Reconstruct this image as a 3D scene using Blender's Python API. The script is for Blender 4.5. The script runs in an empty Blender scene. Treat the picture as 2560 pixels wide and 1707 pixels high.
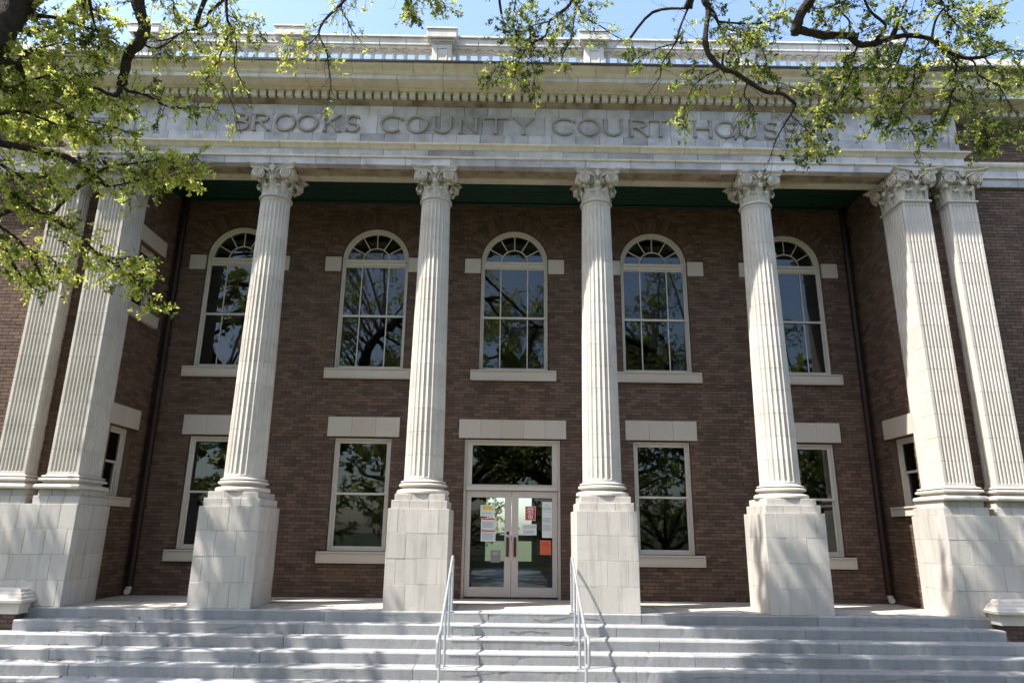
import bpy, math, random
import numpy as np
from mathutils import Vector, Matrix
from mathutils.geometry import tessellate_polygon

S = bpy.context.scene
COL = S.collection
PI = math.pi
# ------------------------------------------------------------------ camera, sky, sun, exposure
cam = bpy.data.objects.new('camera', bpy.data.cameras.new('camera'))
COL.objects.link(cam); S.camera = cam
cam.data.sensor_width = 36.0; cam.data.lens = 24.167
cam.data.clip_start = 0.05; cam.data.clip_end = 2000
yaw, pitch, roll = 0.0063, 0.2694, 0.0125
fwd = Vector((math.sin(yaw)*math.cos(pitch), math.cos(yaw)*math.cos(pitch), math.sin(pitch)))
rgt = Vector((math.cos(yaw), -math.sin(yaw), 0)); upv = rgt.cross(fwd)
cr, sr = math.cos(roll), math.sin(roll)
cx_, cy_ = rgt*cr+upv*sr, upv*cr-rgt*sr
M = Matrix.Identity(4)
for i in range(3):
    M[i][0], M[i][1], M[i][2] = cx_[i], cy_[i], -fwd[i]
M.translation = (-0.132, -12.5965, 1.3318)
cam.matrix_world = M

SUN = Vector((-2.3, -1.0, 4.1)).normalized()
W = bpy.data.worlds.new('World'); S.world = W; W.use_nodes = True
wn = W.node_tree.nodes; wl = W.node_tree.links
bg = wn['Background']; sky = wn.new('ShaderNodeTexSky'); sky.sky_type = 'NISHITA'; sky.sun_disc = False
sky.sun_elevation = math.asin(SUN.z); sky.sun_rotation = math.atan2(SUN.x, SUN.y) % (2*PI)
sky.air_density = 1.0; sky.dust_density = 1.8; sky.ozone_density = 1.2
wl.new(sky.outputs[0], bg.inputs[0]); bg.inputs[1].default_value = 0.15
sun = bpy.data.objects.new('sun', bpy.data.lights.new('sun', 'SUN')); COL.objects.link(sun)
sun.data.energy = 4.2; sun.data.angle = math.radians(0.53); sun.data.color = (1, .95, .87)
sun.rotation_euler = SUN.to_track_quat('Z', 'Y').to_euler(); sun.location = SUN*60
S.view_settings.view_transform = 'Standard'; S.view_settings.look = 'None'
S.view_settings.exposure = 1.55; S.view_settings.gamma = 1
S.cycles.use_denoising = True
S.cycles.max_bounces = 8; S.cycles.transparent_max_bounces = 16
S.cycles.caustics_reflective = False; S.cycles.caustics_refractive = False

# ------------------------------------------------------------------ materials
def mat(name, col, rough=.8, var=.0, nscale=3., ncol=None, namt=.5, bump=0., bscale=40., metal=0., streak=None, sscale=(6., 6., .55), spec=.3, nlo=.45, nhi=.7):
    """stone-like surface: base colour, blotches of a second colour, per-piece tint, fine relief"""
    m = bpy.data.materials.new(name); m.use_nodes = True
    n = m.node_tree.nodes; l = m.node_tree.links; b = n['Principled BSDF']
    b.inputs['Roughness'].default_value = rough; b.inputs['Metallic'].default_value = metal
    b.inputs['Specular IOR Level'].default_value = spec
    c = n.new('ShaderNodeRGB'); c.outputs[0].default_value = (*col, 1); out = c.outputs[0]
    geo = n.new('ShaderNodeNewGeometry')
    def mix(a, bcol, fac, mode='MIX'):
        x = n.new('ShaderNodeMix'); x.data_type = 'RGBA'; x.blend_type = mode
        l.new(a, x.inputs[6])
        if isinstance(bcol, tuple): x.inputs[7].default_value = (*bcol, 1)
        else: l.new(bcol, x.inputs[7])
        if isinstance(fac, float): x.inputs[0].default_value = fac
        else: l.new(fac, x.inputs[0])
        return x.outputs[2]
    def noise(scale, lo, hi, amt, stretch=None, detail=6):
        t = n.new('ShaderNodeTexNoise'); t.inputs['Scale'].default_value = scale; t.inputs['Detail'].default_value = detail
        t.inputs['Roughness'].default_value = .62
        if stretch:
            mp = n.new('ShaderNodeMapping'); mp.inputs['Scale'].default_value = stretch
            l.new(geo.outputs['Position'], mp.inputs[0]); l.new(mp.outputs[0], t.inputs[0])
        else: l.new(geo.outputs['Position'], t.inputs[0])
        r = n.new('ShaderNodeMapRange'); r.inputs[1].default_value = lo; r.inputs[2].default_value = hi; r.inputs[4].default_value = amt
        l.new(t.outputs[0], r.inputs[0]); return r.outputs[0]
    if ncol:
        out = mix(out, ncol, noise(nscale, nlo, nhi, namt))
    if streak:
        scol, samt = streak
        out = mix(out, scol, noise(1., .5, .78, samt, sscale))
    if var:
        oi = n.new('ShaderNodeObjectInfo'); ad = n.new('ShaderNodeMath'); ad.operation = 'ADD'
        l.new(oi.outputs['Random'], ad.inputs[0]); l.new(geo.outputs['Random Per Island'], ad.inputs[1])
        fr = n.new('ShaderNodeMath'); fr.operation = 'FRACT'; l.new(ad.outputs[0], fr.inputs[0])
        mr = n.new('ShaderNodeMapRange'); mr.inputs[3].default_value = 1-var; mr.inputs[4].default_value = 1+var*.6
        l.new(fr.outputs[0], mr.inputs[0])
        h = n.new('ShaderNodeHueSaturation'); l.new(out, h.inputs['Color']); l.new(mr.outputs[0], h.inputs['Value']); out = h.outputs[0]
    l.new(out, b.inputs['Base Color'])
    if bump:
        t = n.new('ShaderNodeTexNoise'); t.inputs['Scale'].default_value = bscale; t.inputs['Detail'].default_value = 8
        l.new(geo.outputs['Position'], t.inputs[0])
        bp = n.new('ShaderNodeBump'); bp.inputs['Strength'].default_value = bump; bp.inputs['Distance'].default_value = .01
        l.new(t.outputs[0], bp.inputs['Height']); l.new(bp.outputs[0], b.inputs['Normal'])
    return m

CREAM = (.53, .485, .43)
m_cream = mat('cream_terracotta', CREAM, .62, var=.07, nscale=2.2, ncol=(.40, .355, .305), namt=.6, bump=.25, bscale=30, streak=((.36, .33, .29), .35))
m_ped = mat('pedestal_stone', (.45, .42, .385), .7, var=.10, nscale=3.4, ncol=(.40, .375, .345), namt=.75, bump=.35, bscale=22, streak=((.21, .185, .16), .6), nlo=.5, nhi=.72)
m_frieze = mat('frieze_stone', (.55, .52, .535), .8, var=.30, nscale=3.0, ncol=(.29, .28, .285), namt=.75, bump=.2, bscale=30, streak=((.33, .31, .29), .3))
m_corn = mat('cornice_stone', (.70, .625, .52), .75, var=.07, nscale=2.0, ncol=(.58, .45, .31), namt=.6, bump=.2, bscale=30, streak=((.30, .25, .19), .4))  # warm ground bounce on the mouldings is put into this raised beige
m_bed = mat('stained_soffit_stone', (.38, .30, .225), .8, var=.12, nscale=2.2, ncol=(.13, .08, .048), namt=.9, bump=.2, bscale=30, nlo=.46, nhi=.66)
m_rail = mat('weathered_white_stone', (.68, .65, .60), .8, var=.06, nscale=4., ncol=(.44, .40, .36), namt=.5, bump=.25, bscale=30, streak=((.22, .20, .18), .35))
m_lint = mat('lintel_stone', (.50, .44, .38), .7, var=.06, nscale=2.5, ncol=(.52, .41, .30), namt=.5, bump=.15, bscale=40)
m_letter = mat('letter_stone', (.36, .325, .285), .8, var=.05, nscale=5., ncol=(.30, .27, .24), namt=.5, bump=.2, bscale=40)  # darkened all over, standing in for the shadows along the letter edges
m_cap = mat('carved_stone', (.56, .52, .46), .75, nscale=26., ncol=(.33, .24, .155), namt=.75, bump=.6, bscale=70)
m_mort = mat('pale_mortar', (.52, .49, .45), .9, bump=.2)
m_brick = mat('brown_brick', (.140, .086, .061), .82, var=.36, streak=((.075, .053, .043), .45), sscale=(2.2, 2.2, .35), nscale=1.3, ncol=(.098, .063, .048), namt=.6, bump=.5, bscale=120)
m_bmort = mat('dark_mortar', (.035, .030, .029), .95, bump=.3)
m_step = mat('step_stone', (.285, .288, .292), .78, var=.16, nscale=1.7, ncol=(.20, .205, .215), namt=.6, bump=.35, bscale=34, streak=((.13, .13, .135), .5), sscale=(9., 9., 2.2))
m_floor = mat('porch_terrazzo', (.50, .46, .41), .6, nscale=4., ncol=(.42, .38, .34), namt=.5)
m_mos = mat('mosaic_border', (.19, .13, .11), .7, nscale=45., ncol=(.46, .40, .35), namt=1., nlo=.49, nhi=.51)
m_paint = mat('cream_paint', (.55, .50, .44), .55, nscale=5., ncol=(.50, .43, .34), namt=.4, bump=.1)
m_door = mat('door_paint', (.50, .455, .41), .45, nscale=6., ncol=(.50, .45, .40), namt=.4)
m_green = mat('green_paint', (.007, .034, .018), .5, var=.12, nscale=3, ncol=(.007, .032, .018), namt=.5)
m_dred = mat('dark_red_paint', (.022, .009, .008), .5, nscale=6, ncol=(.016, .008, .007), namt=.5)
m_handle = mat('handle_maroon', (.10, .022, .018), .35, nscale=9, ncol=(.035, .02, .018), namt=.7)
m_black = mat('black_metal', (.012, .012, .013), .5)
m_flash = mat('black_flashing', (.016, .014, .016), .45)
m_steel = mat('galvanised_steel', (.36, .38, .40), .45, metal=.5, nscale=8., ncol=(.28, .30, .33), namt=.6, bump=.1)
m_alu = mat('aluminium_nosing', (.55, .55, .54), .5, metal=.3, nscale=9., ncol=(.42, .42, .42), namt=.6)
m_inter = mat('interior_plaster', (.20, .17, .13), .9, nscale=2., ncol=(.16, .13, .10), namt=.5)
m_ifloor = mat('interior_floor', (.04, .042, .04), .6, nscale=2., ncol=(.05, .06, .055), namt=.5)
m_blue = mat('blue_door_paint', (.10, .16, .27), .5, nscale=3., ncol=(.08, .13, .23), namt=.5)
m_roof = mat('roof_felt', (.22, .21, .20), .95, bump=.3)
m_paper = mat('white_paper', (.70, .71, .70), .6, nscale=4, ncol=(.64, .65, .65), namt=.5)
m_rpaper = mat('red_paper', (.52, .05, .07), .5, nscale=4, ncol=(.45, .04, .06), namt=.5)
m_opaper = mat('orange_paper', (.62, .13, .055), .6, nscale=20, ncol=(.50, .10, .05), namt=.6)
m_yel = mat('yellow_ink', (.70, .55, .05), .6, nscale=30, ncol=(.62, .30, .08), namt=.8)
m_ink = mat('grey_ink', (.16, .16, .17), .7, nscale=90, ncol=(.45, .45, .45), namt=.8)
m_rink = mat('red_ink', (.50, .04, .05), .6, nscale=30, ncol=(.40, .04, .05), namt=.6)
m_conc = mat('concrete_walk', (.42, .40, .37), .9, nscale=1.2, ncol=(.34, .32, .30), namt=.6, bump=.3)
m_grass = mat('lawn_grass', (.038, .052, .016), .95, nscale=1.6, ncol=(.075, .065, .032), namt=.7, bump=.6, bscale=60)
m_rtile = mat('red_roof_sheet', (.20, .045, .035), .6, nscale=5, ncol=(.15, .04, .03), namt=.5)

def glass_mat():
    m = bpy.data.materials.new('window_glass'); m.use_nodes = True
    n = m.node_tree.nodes; l = m.node_tree.links; n.remove(n['Principled BSDF'])
    tr = n.new('ShaderNodeBsdfTransparent'); tr.inputs[0].default_value = (.80, .84, .83, 1)
    gl = n.new('ShaderNodeBsdfGlossy'); gl.inputs['Roughness'].default_value = .004; gl.inputs[0].default_value = (.95, .97, 1, 1)
    fr = n.new('ShaderNodeFresnel'); fr.inputs[0].default_value = 1.42
    mx = n.new('ShaderNodeMixShader'); geo = n.new('ShaderNodeNewGeometry')
    t = n.new('ShaderNodeTexNoise'); t.inputs['Scale'].default_value = 2.2; t.inputs['Detail'].default_value = 1
    bp = n.new('ShaderNodeBump'); bp.inputs['Strength'].default_value = .02; bp.inputs['Distance'].default_value = .02
    l.new(geo.outputs['Position'], t.inputs[0]); l.new(t.outputs[0], bp.inputs['Height']); l.new(bp.outputs[0], gl.inputs['Normal'])
    l.new(fr.outputs[0], mx.inputs[0]); l.new(tr.outputs[0], mx.inputs[1]); l.new(gl.outputs[0], mx.inputs[2])
    l.new(mx.outputs[0], n['Material Output'].inputs[0]); return m
m_glass = glass_mat()

def leaf_mat(name, stops, trans):
    m = bpy.data.materials.new(name); m.use_nodes = True
    n = m.node_tree.nodes; l = m.node_tree.links; b = n['Principled BSDF']
    a = n.new('ShaderNodeAttribute'); a.attribute_name = 'tone'
    r = n.new('ShaderNodeValToRGB'); e = r.color_ramp.elements
    e[0].position, e[0].color = stops[0][0], (*stops[0][1], 1); e[1].position, e[1].color = stops[-1][0], (*stops[-1][1], 1)
    for p, c in stops[1:-1]:
        x = e.new(p); x.color = (*c, 1)
    l.new(a.outputs['Fac'], r.inputs[0]); l.new(r.outputs[0], b.inputs['Base Color'])
    b.inputs['Roughness'].default_value = .38; b.inputs['Specular IOR Level'].default_value = .5
    t = n.new('ShaderNodeBsdfTranslucent'); g = n.new('ShaderNodeGamma'); g.inputs[1].default_value = .9
    l.new(r.outputs[0], g.inputs[0]); l.new(g.outputs[0], t.inputs[0])
    mx = n.new('ShaderNodeMixShader'); mx.inputs[0].default_value = trans
    l.new(b.outputs[0], mx.inputs[1]); l.new(t.outputs[0], mx.inputs[2]); l.new(mx.outputs[0], n['Material Output'].inputs[0])
    return m
LEAFSTOPS = [(0, (.030, .055, .014)), (.35, (.085, .14, .025)), (.6, (.28, .34, .05)), (.86, (.64, .67, .13)), (.93, (.66, .68, .16)), (.965, (.33, .16, .02)), (1, (.22, .07, .015))]  # besides new growth, the brightest stops put sunlit highlights into the leaf colour
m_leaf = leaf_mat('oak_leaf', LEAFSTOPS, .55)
m_dry = leaf_mat('dry_leaf', [(0, (.10, .055, .025)), (.5, (.26, .15, .07)), (1, (.36, .26, .15))], .1)

def bark_mat():
    m = mat('oak_bark', (.060, .046, .036), .95, nscale=9., ncol=(.025, .019, .015), namt=.9)
    n = m.node_tree.nodes; l = m.node_tree.links; b = n['Principled BSDF']
    geo = n.new('ShaderNodeNewGeometry'); v = n.new('ShaderNodeTexVoronoi'); v.feature = 'DISTANCE_TO_EDGE'
    v.inputs['Scale'].default_value = 34.
    t = n.new('ShaderNodeTexNoise'); t.inputs['Scale'].default_value = 12
    l.new(geo.outputs['Position'], t.inputs[0])
    ad = n.new('ShaderNodeVectorMath'); ad.operation = 'MULTIPLY_ADD'; ad.inputs[1].default_value = (.12, .12, .12)
    l.new(t.outputs[1], ad.inputs[0]); l.new(geo.outputs['Position'], ad.inputs[2]); l.new(ad.outputs[0], v.inputs[0])
    bp = n.new('ShaderNodeBump'); bp.inputs['Strength'].default_value = 1.; bp.inputs['Distance'].default_value = .03
    l.new(v.outputs[0], bp.inputs['Height']); l.new(bp.outputs[0], b.inputs['Normal'])
    return m
m_bark = bark_mat()
def emit(name, col, s):
    m = bpy.data.materials.new(name); m.use_nodes = True
    b = m.node_tree.nodes['Principled BSDF']; b.inputs['Base Color'].default_value = (*col, 1)
    b.inputs['Emission Color'].default_value = (*col, 1); b.inputs['Emission Strength'].default_value = s; return m
m_exit = emit('exit_sign_red', (.8, .03, .03), .6)

# ------------------------------------------------------------------ mesh helpers
def link(o, parent=None, label=None, cat=None, group=None, kind=None):
    COL.objects.link(o)
    if parent is not None: o.parent = parent
    if label: o['label'] = label
    if cat: o['category'] = cat
    if group: o['group'] = group
    if kind: o['kind'] = kind
    return o
def empty(name, loc=(0, 0, 0), parent=None, **kw):
    o = bpy.data.objects.new(name, None); o.location = loc; o.empty_display_size = .2
    return link(o, parent, **kw)
_sg = [(a, b, c) for a in (-1, 1) for b in (-1, 1) for c in (-1, 1)]
_ci = {(s, a): 3*i+a for i, s in enumerate(_sg) for a in range(3)}
def _cbfaces():
    F = []
    for a in range(3):
        b, c = (a+1) % 3, (a+2) % 3
        for sg in (-1, 1):
            loop = []
            for sb, sc in ((-1, -1), (1, -1), (1, 1), (-1, 1)):
                s = [0]*3; s[a] = sg; s[b] = sb; s[c] = sc; loop.append(_ci[(tuple(s), a)])
            F.append(loop if sg > 0 else loop[::-1])
        for sb in (-1, 1):
            for sc in (-1, 1):
                s = [0]*3; s[b] = sb; s[c] = sc; s0 = list(s); s0[a] = -1; s1 = list(s); s1[a] = 1
                q = [_ci[(tuple(s0), b)], _ci[(tuple(s1), b)], _ci[(tuple(s1), c)], _ci[(tuple(s0), c)]]
                F.append(q if sb*sc < 0 else q[::-1])
    for s in _sg:
        t = [_ci[(s, 0)], _ci[(s, 1)], _ci[(s, 2)]]
        F.append(t if s[0]*s[1]*s[2] > 0 else t[::-1])
    return F
CBF = _cbfaces()
class MB:
    def __init__(s): s.v = []; s.f = []
    def add(s, v, f):
        k = len(s.v); s.v += [tuple(p) for p in v]; s.f += [[i+k for i in q] for q in f]; return s
    def box(s, x0, x1, y0, y1, z0, z1, b=0):
        if b:
            c = ((x0+x1)/2, (y0+y1)/2, (z0+z1)/2); h = ((x1-x0)/2, (y1-y0)/2, (z1-z0)/2)
            v = []
            for sg in _sg:
                for a in range(3):
                    v.append(tuple(c[i]+sg[i]*(h[i] if i == a else h[i]-b) for i in range(3)))
            return s.add(v, CBF)
        return s.add([(x0, y0, z0), (x1, y0, z0), (x1, y1, z0), (x0, y1, z0), (x0, y0, z1), (x1, y0, z1), (x1, y1, z1), (x0, y1, z1)],
                     [(3, 2, 1, 0), (4, 5, 6, 7), (0, 1, 5, 4), (1, 2, 6, 5), (2, 3, 7, 6), (3, 0, 4, 7)])
    def prism(s, poly, y0, y1):
        n = len(poly)      # polygon in x,z counter-clockwise seen from -y, extruded along y
        v = [(x, y0, z) for x, z in poly]+[(x, y1, z) for x, z in poly]
        f = [list(range(n)), list(range(2*n-1, n-1, -1))]+[(i+n, (i+1) % n+n, (i+1) % n, i) for i in range(n)]
        return s.add(v, f)
    def loft(s, rings, closed=True, caps=True):
        n = len(rings[0]); v = [p for r in rings for p in r]; f = []
        for j in range(len(rings)-1):
            for i in range(n if closed else n-1):
                k = (i+1) % n; f.append((j*n+i, j*n+k, (j+1)*n+k, (j+1)*n+i))
        if caps: f += [list(range(n-1, -1, -1)), list(range((len(rings)-1)*n, len(rings)*n))]
        return s.add(v, f)
    def lathe(s, prof, n=32, c=(0, 0), cap=True):
        return s.loft([[(c[0]+r*math.cos(2*PI*i/n), c[1]+r*math.sin(2*PI*i/n), z) for i in range(n)] for r, z in prof], caps=cap)
    def tube(s, pts, rad, n=8, caps=True):
        P = [Vector(p) for p in pts]; m = len(P); R = rad if isinstance(rad, (list, tuple)) else [rad]*m
        rings = []; ref = None
        for i in range(m):
            t = (P[min(i+1, m-1)]-P[max(i-1, 0)]).normalized()
            if ref is None: ref = t.orthogonal().normalized()
            a = ref-t*ref.dot(t)
            a = a.normalized() if a.length > 1e-4 else t.orthogonal().normalized()
            ref = a; b = t.cross(a)
            rings.append([P[i]+(a*math.cos(2*PI*j/n)+b*math.sin(2*PI*j/n))*R[i] for j in range(n)])
        return s.loft(rings, caps=caps)
    def sphere(s, c, r, nu=10, nv=6):
        rings = [[(c[0]+r[0]*math.sin(PI*j/nv)*math.cos(2*PI*i/nu), c[1]+r[1]*math.sin(PI*j/nv)*math.sin(2*PI*i/nu), c[2]-r[2]*math.cos(PI*j/nv)) for i in range(nu)] for j in range(1, nv)]
        return s.loft(rings)
    def xf(s, M):
        s.v = [tuple(M @ Vector(p)) for p in s.v]
        if M.determinant() < 0: s.f = [list(q)[::-1] for q in s.f]
        return s
    def merge(s, o): return s.add(o.v, o.f)
    def mesh(s, name, m, smooth=False):
        me = bpy.data.meshes.new(name); me.from_pydata(s.v, [], s.f)
        me.materials.append(m)
        if smooth:
            me.polygons.foreach_set('use_smooth', [True]*len(me.polygons))
            if smooth is not True:
                import bmesh
                bm = bmesh.new(); bm.from_mesh(me)
                for e in bm.edges:
                    if len(e.link_faces) == 2 and e.calc_face_angle(0) > smooth: e.smooth = False
                bm.to_mesh(me); bm.free()
        me.update(); return me
    def build(s, name, m, parent=None, smooth=False, loc=None, **kw):
        o = bpy.data.objects.new(name, s.mesh(name, m, smooth))
        if loc: o.location = loc
        return link(o, parent, **kw)
def inst(name, me, loc, parent, rotz=0, scale=None, **kw):
    o = bpy.data.objects.new(name, me); o.location = loc; o.rotation_euler = (0, 0, rotz)
    if scale: o.scale = scale
    return link(o, parent, **kw)

# ------------------------------------------------------------------ the setting
GZ = -1.155          # ground level in front of the steps
D = 2.356            # face of the porch back wall
COLX = (-5.028, -1.676, 1.676, 5.028); ACY = .545
X1, X2 = 3.238, 6.374
SW = 7.9             # porch side walls
WY = .45             # face of the wings
rng = random.Random(11)

def ground():
    mb = MB(); s = 600
    mb.add([(-s, -s, GZ), (s, -s, GZ), (s, s, GZ), (-s, s, GZ)], [(0, 1, 2, 3)])
    mb.build('ground', m_grass, kind='structure')
    MB().box(-2.2, 2.2, -30, -2.0, GZ-.05, GZ+.012).build('front_walk', m_conc, kind='structure')
    MB().box(-40, 40, -20.5, -18.7, GZ-.05, GZ+.008).build('cross_path', m_conc, kind='structure')
ground()

HOUSE = empty('courthouse', label='brown brick courthouse with cream fluted columns beneath a lettered stone frieze', cat='courthouse')

# ---- bricks
BL, BH, BG = .2236, .0707, .009
def brick_rows(u0, u1, z0, z1, holes, seed=0, fine=True):
    out = []; nr = int(math.ceil((z1-z0)/BH)); g = random.Random(seed)
    for r in range(nr):
        zb = z0+r*BH; zt = min(zb+BH-BG, z1); zm = (zb+zt)/2
        if zt-zb < .02: continue
        hs = []
        for h in holes:
            if h[0] == 'r':
                if h[3] < zm < h[4]: hs.append((h[1], h[1], h[2], h[2]))
            else:
                _, cx, cz, R = h
                if zt > cz and zb < cz+R:
                    wb = math.sqrt(max(0, R*R-max(0, zb-cz)**2)); wt = math.sqrt(max(0, R*R-max(0, zt-cz)**2))
                    hs.append((cx-wb, cx-wt, cx+wb, cx+wt))
        u = u0-(BL/2 if r % 2 else 0)-g.choice((0, 0, .02))
        while u < u1:
            a, b = max(u, u0), min(u+BL-BG, u1); u += BL
            if b-a < .02: continue
            ps = [(a, a, b, b)]
            for lb, lt, rb, rt in hs:
                q = []
                for ab, at, bb, bt in ps:
                    if max(bb, bt) <= min(lb, lt) or min(ab, at) >= max(rb, rt): q.append((ab, at, bb, bt)); continue
                    l = (ab, at, max(ab, min(bb, lb)), max(at, min(bt, lt))); k = (min(bb, max(ab, rb)), min(bt, max(at, rt)), bb, bt)
                    for p in (l, k):
                        if max(p[2]-p[0], p[3]-p[1]) > .02: q.append(p)
                ps = q
            out += [(p[0], p[1], p[2], p[3], zb, zt) for p in ps]
    return out
def brick_mesh(bricks, name, Mx, mat_=None, seed=1, depth=.05):
    g = np.random.default_rng(seed); n = len(bricks); B = np.array(bricks)
    pr = g.uniform(-.0025, .0025, n); tl = g.uniform(-.0015, .0015, n)
    V = np.zeros((n, 8, 3))
    V[:, 0] = np.c_[B[:, 0], pr-tl, B[:, 4]]; V[:, 1] = np.c_[B[:, 2], pr+tl, B[:, 4]]
    V[:, 2] = np.c_[B[:, 3], pr+tl, B[:, 5]]; V[:, 3] = np.c_[B[:, 1], pr-tl, B[:, 5]]
    V[:, 4:] = V[:, :4]; V[:, 4:, 1] = depth
    A = np.array(Mx); V = V.reshape(-1, 3) @ A[:3, :3].T+A[:3, 3]
    F = np.array([(0, 1, 2, 3), (3, 2, 6, 7), (1, 0, 4, 5), (0, 3, 7, 4), (2, 1, 5, 6)])
    F = (F[None]+8*np.arange(n)[:, None, None]).reshape(-1, 4)
    me = bpy.data.meshes.new(name); me.from_pydata(V.tolist(), [], F.tolist()); me.materials.append(mat_ or m_brick); me.update()
    return me
def backing(outer, holes, Mx, name, parent, d=.012, reveal=.34):
    loops = [[Vector((x, z, 0)) for x, z in outer]]+[[Vector((x, z, 0)) for x, z in h] for h in holes]
    tr = tessellate_polygon(loops); flat = [p for l in loops for p in l]
    mb = MB().add([(p.x, d, p.y) for p in flat], [list(t) for t in tr])
    o = mb.xf(Mx).build(name, m_bmort, parent)
    for h in holes:
        rv = MB(); n = len(h); rv.add([(x, d, z) for x, z in h]+[(x, reveal, z) for x, z in h], [(i, (i+1) % n, (i+1) % n+n, i+n) for i in range(n)])
        rv.xf(Mx).build('window_reveal', m_brick, o)
    return o
def rect(x0, x1, z0, z1): return [(x0, z0), (x1, z0), (x1, z1), (x0, z1)]
def archpoly(cx, hw, z0, zc, n=20):
    return [(cx-hw, z0), (cx+hw, z0)]+[(cx+hw*math.cos(PI*i/n), zc+hw*math.sin(PI*i/n)) for i in range(n+1)]
SPR = 7.40
LW = [(-X2, 0), (-X1, 0), (X1, 0), (X2, 0)]
UWX = (-X2, -X1, 0, X1, X2)
fh = []; fopen = []
for cx in (-X2, -X1, X1, X2):
    fh += [('r', cx-.622, cx+.622, .89, 3.28), ('r', cx-.787, cx+.787, 3.26, 3.71), ('r', cx-.80, cx+.80, .65, .90)]
    fopen.append(rect(cx-.615, cx+.615, .895, 3.255))
fh += [('r', -1.043, 1.043, -.1, 3.28), ('r', -1.173, 1.173, 3.26, 3.69)]
fopen.append(rect(-1.036, 1.036, -.05, 3.255))
for cx in UWX:
    fh += [('r', cx-.78, cx+.78, 4.78, SPR), ('c', cx, SPR, 1.163), ('r', cx-1.157, cx+1.157, 7.085, 7.445), ('r', cx-.96, cx+.96, 4.545, 4.79)]
    fopen.append(archpoly(cx, .773, 4.785, SPR))
MF = Matrix.Translation((0, D, 0))
wall = backing(rect(-SW, SW, -.2, 8.9), fopen, MF, 'porch_back_wall', HOUSE)
fb = brick_rows(-SW+.005, SW-.005, .01, 8.9, fh, 3)
# the bricks seen largest, between the two middle columns, are pieces of their own
near = sorted([b for b in fb if -1.28 < b[0] and b[2] < 1.28 and b[4] < 4.7 and abs((b[2]-b[0])-(BL-BG)) < 1e-3 and b[0] == b[1]], key=lambda b: abs(b[4]-4.1))[:300]
ns = set(near)
inst('brickwork', brick_mesh([b for b in fb if b not in ns], 'brickwork', MF, seed=2), (0, 0, 0), wall, kind='stuff')
one = brick_mesh([(0, 0, BL-BG, BL-BG, 0, BH-BG)], 'brick', Matrix.Identity(4), seed=5)
for b in near: inst('brick', one, (b[0], D+rng.uniform(-.0025, .0025), b[4]), wall)
# brick arches: radial bricks, long and short alternating
av = []; af = []; amb = MB()
for cx in UWX:
    nb = 43
    for i in range(nb):
        a0, a1 = PI*i/nb+.0045, PI*(i+1)/nb-.0045
        for r0, r1 in (((.785, .90), (.909, 1.15)) if i % 2 else ((.785, 1.026), (1.035, 1.15))):
            pts = [(cx+r*math.cos(a), SPR+r*math.sin(a)) for r, a in ((r0, a0), (r1, a0), (r1, a1), (r0, a1))]
            if min(p[1] for p in pts) < 7.45: continue
            y = D-.004+rng.uniform(-.002, .002)
            amb.add([(x, y, z) for x, z in pts]+[(x, D+.05, z) for x, z in pts], [(0, 1, 2, 3), (1, 0, 4, 5), (2, 1, 5, 6), (3, 2, 6, 7), (0, 3, 7, 4)])
amb.build('arch_bricks', m_brick, wall, kind='stuff')

# ---- windows
def stone(mb, x0, x1, y0, y1, z0, z1, b=.006): return mb.box(x0, x1, y0, y1, z0, z1, b)
def part(mb, Mx, name, m, parent, **kw): return mb.xf(Mx).build(name, m, parent, **kw)
def ringsec(mb, cx, cz, r0, r1, a0, a1, y0, y1, n=18):
    P = [(cx+r1*math.cos(a0+(a1-a0)*i/n), cz+r1*math.sin(a0+(a1-a0)*i/n)) for i in range(n+1)]
    Q = [(cx+r0*math.cos(a0+(a1-a0)*i/n), cz+r0*math.sin(a0+(a1-a0)*i/n)) for i in range(n+1)]
    for i in range(n): mb.prism([Q[i], P[i], P[i+1], Q[i+1]], y0, y1)
    return mb
def lintel(Mx, hw, z0, z1, nblk, parent, proj=.03):
    w = 2*hw/nblk
    for i in range(nblk):
        part(stone(MB(), -hw+i*w+.0015, -hw+(i+1)*w-.0015, -proj, .1, z0, z1, .005), Mx, 'lintel_block', m_lint, parent)
def sill(Mx, hw, z0, z1, parent):
    mb = MB(); stone(mb, -hw, hw, -.10, .1, z1-.035, z1); stone(mb, -hw+.002, hw-.002, -.075, .1, z0+.03, z1-.035, .004)
    stone(mb, -hw, hw, -.088, .1, z0, z0+.03); stone(mb, -hw, -hw+.035, -.09, .0, z0+.03, z1-.036, .003); stone(mb, hw-.035, hw, -.09, .0, z0+.03, z1-.036, .003)
    part(mb, Mx, 'window_sill', m_lint, parent)
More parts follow.
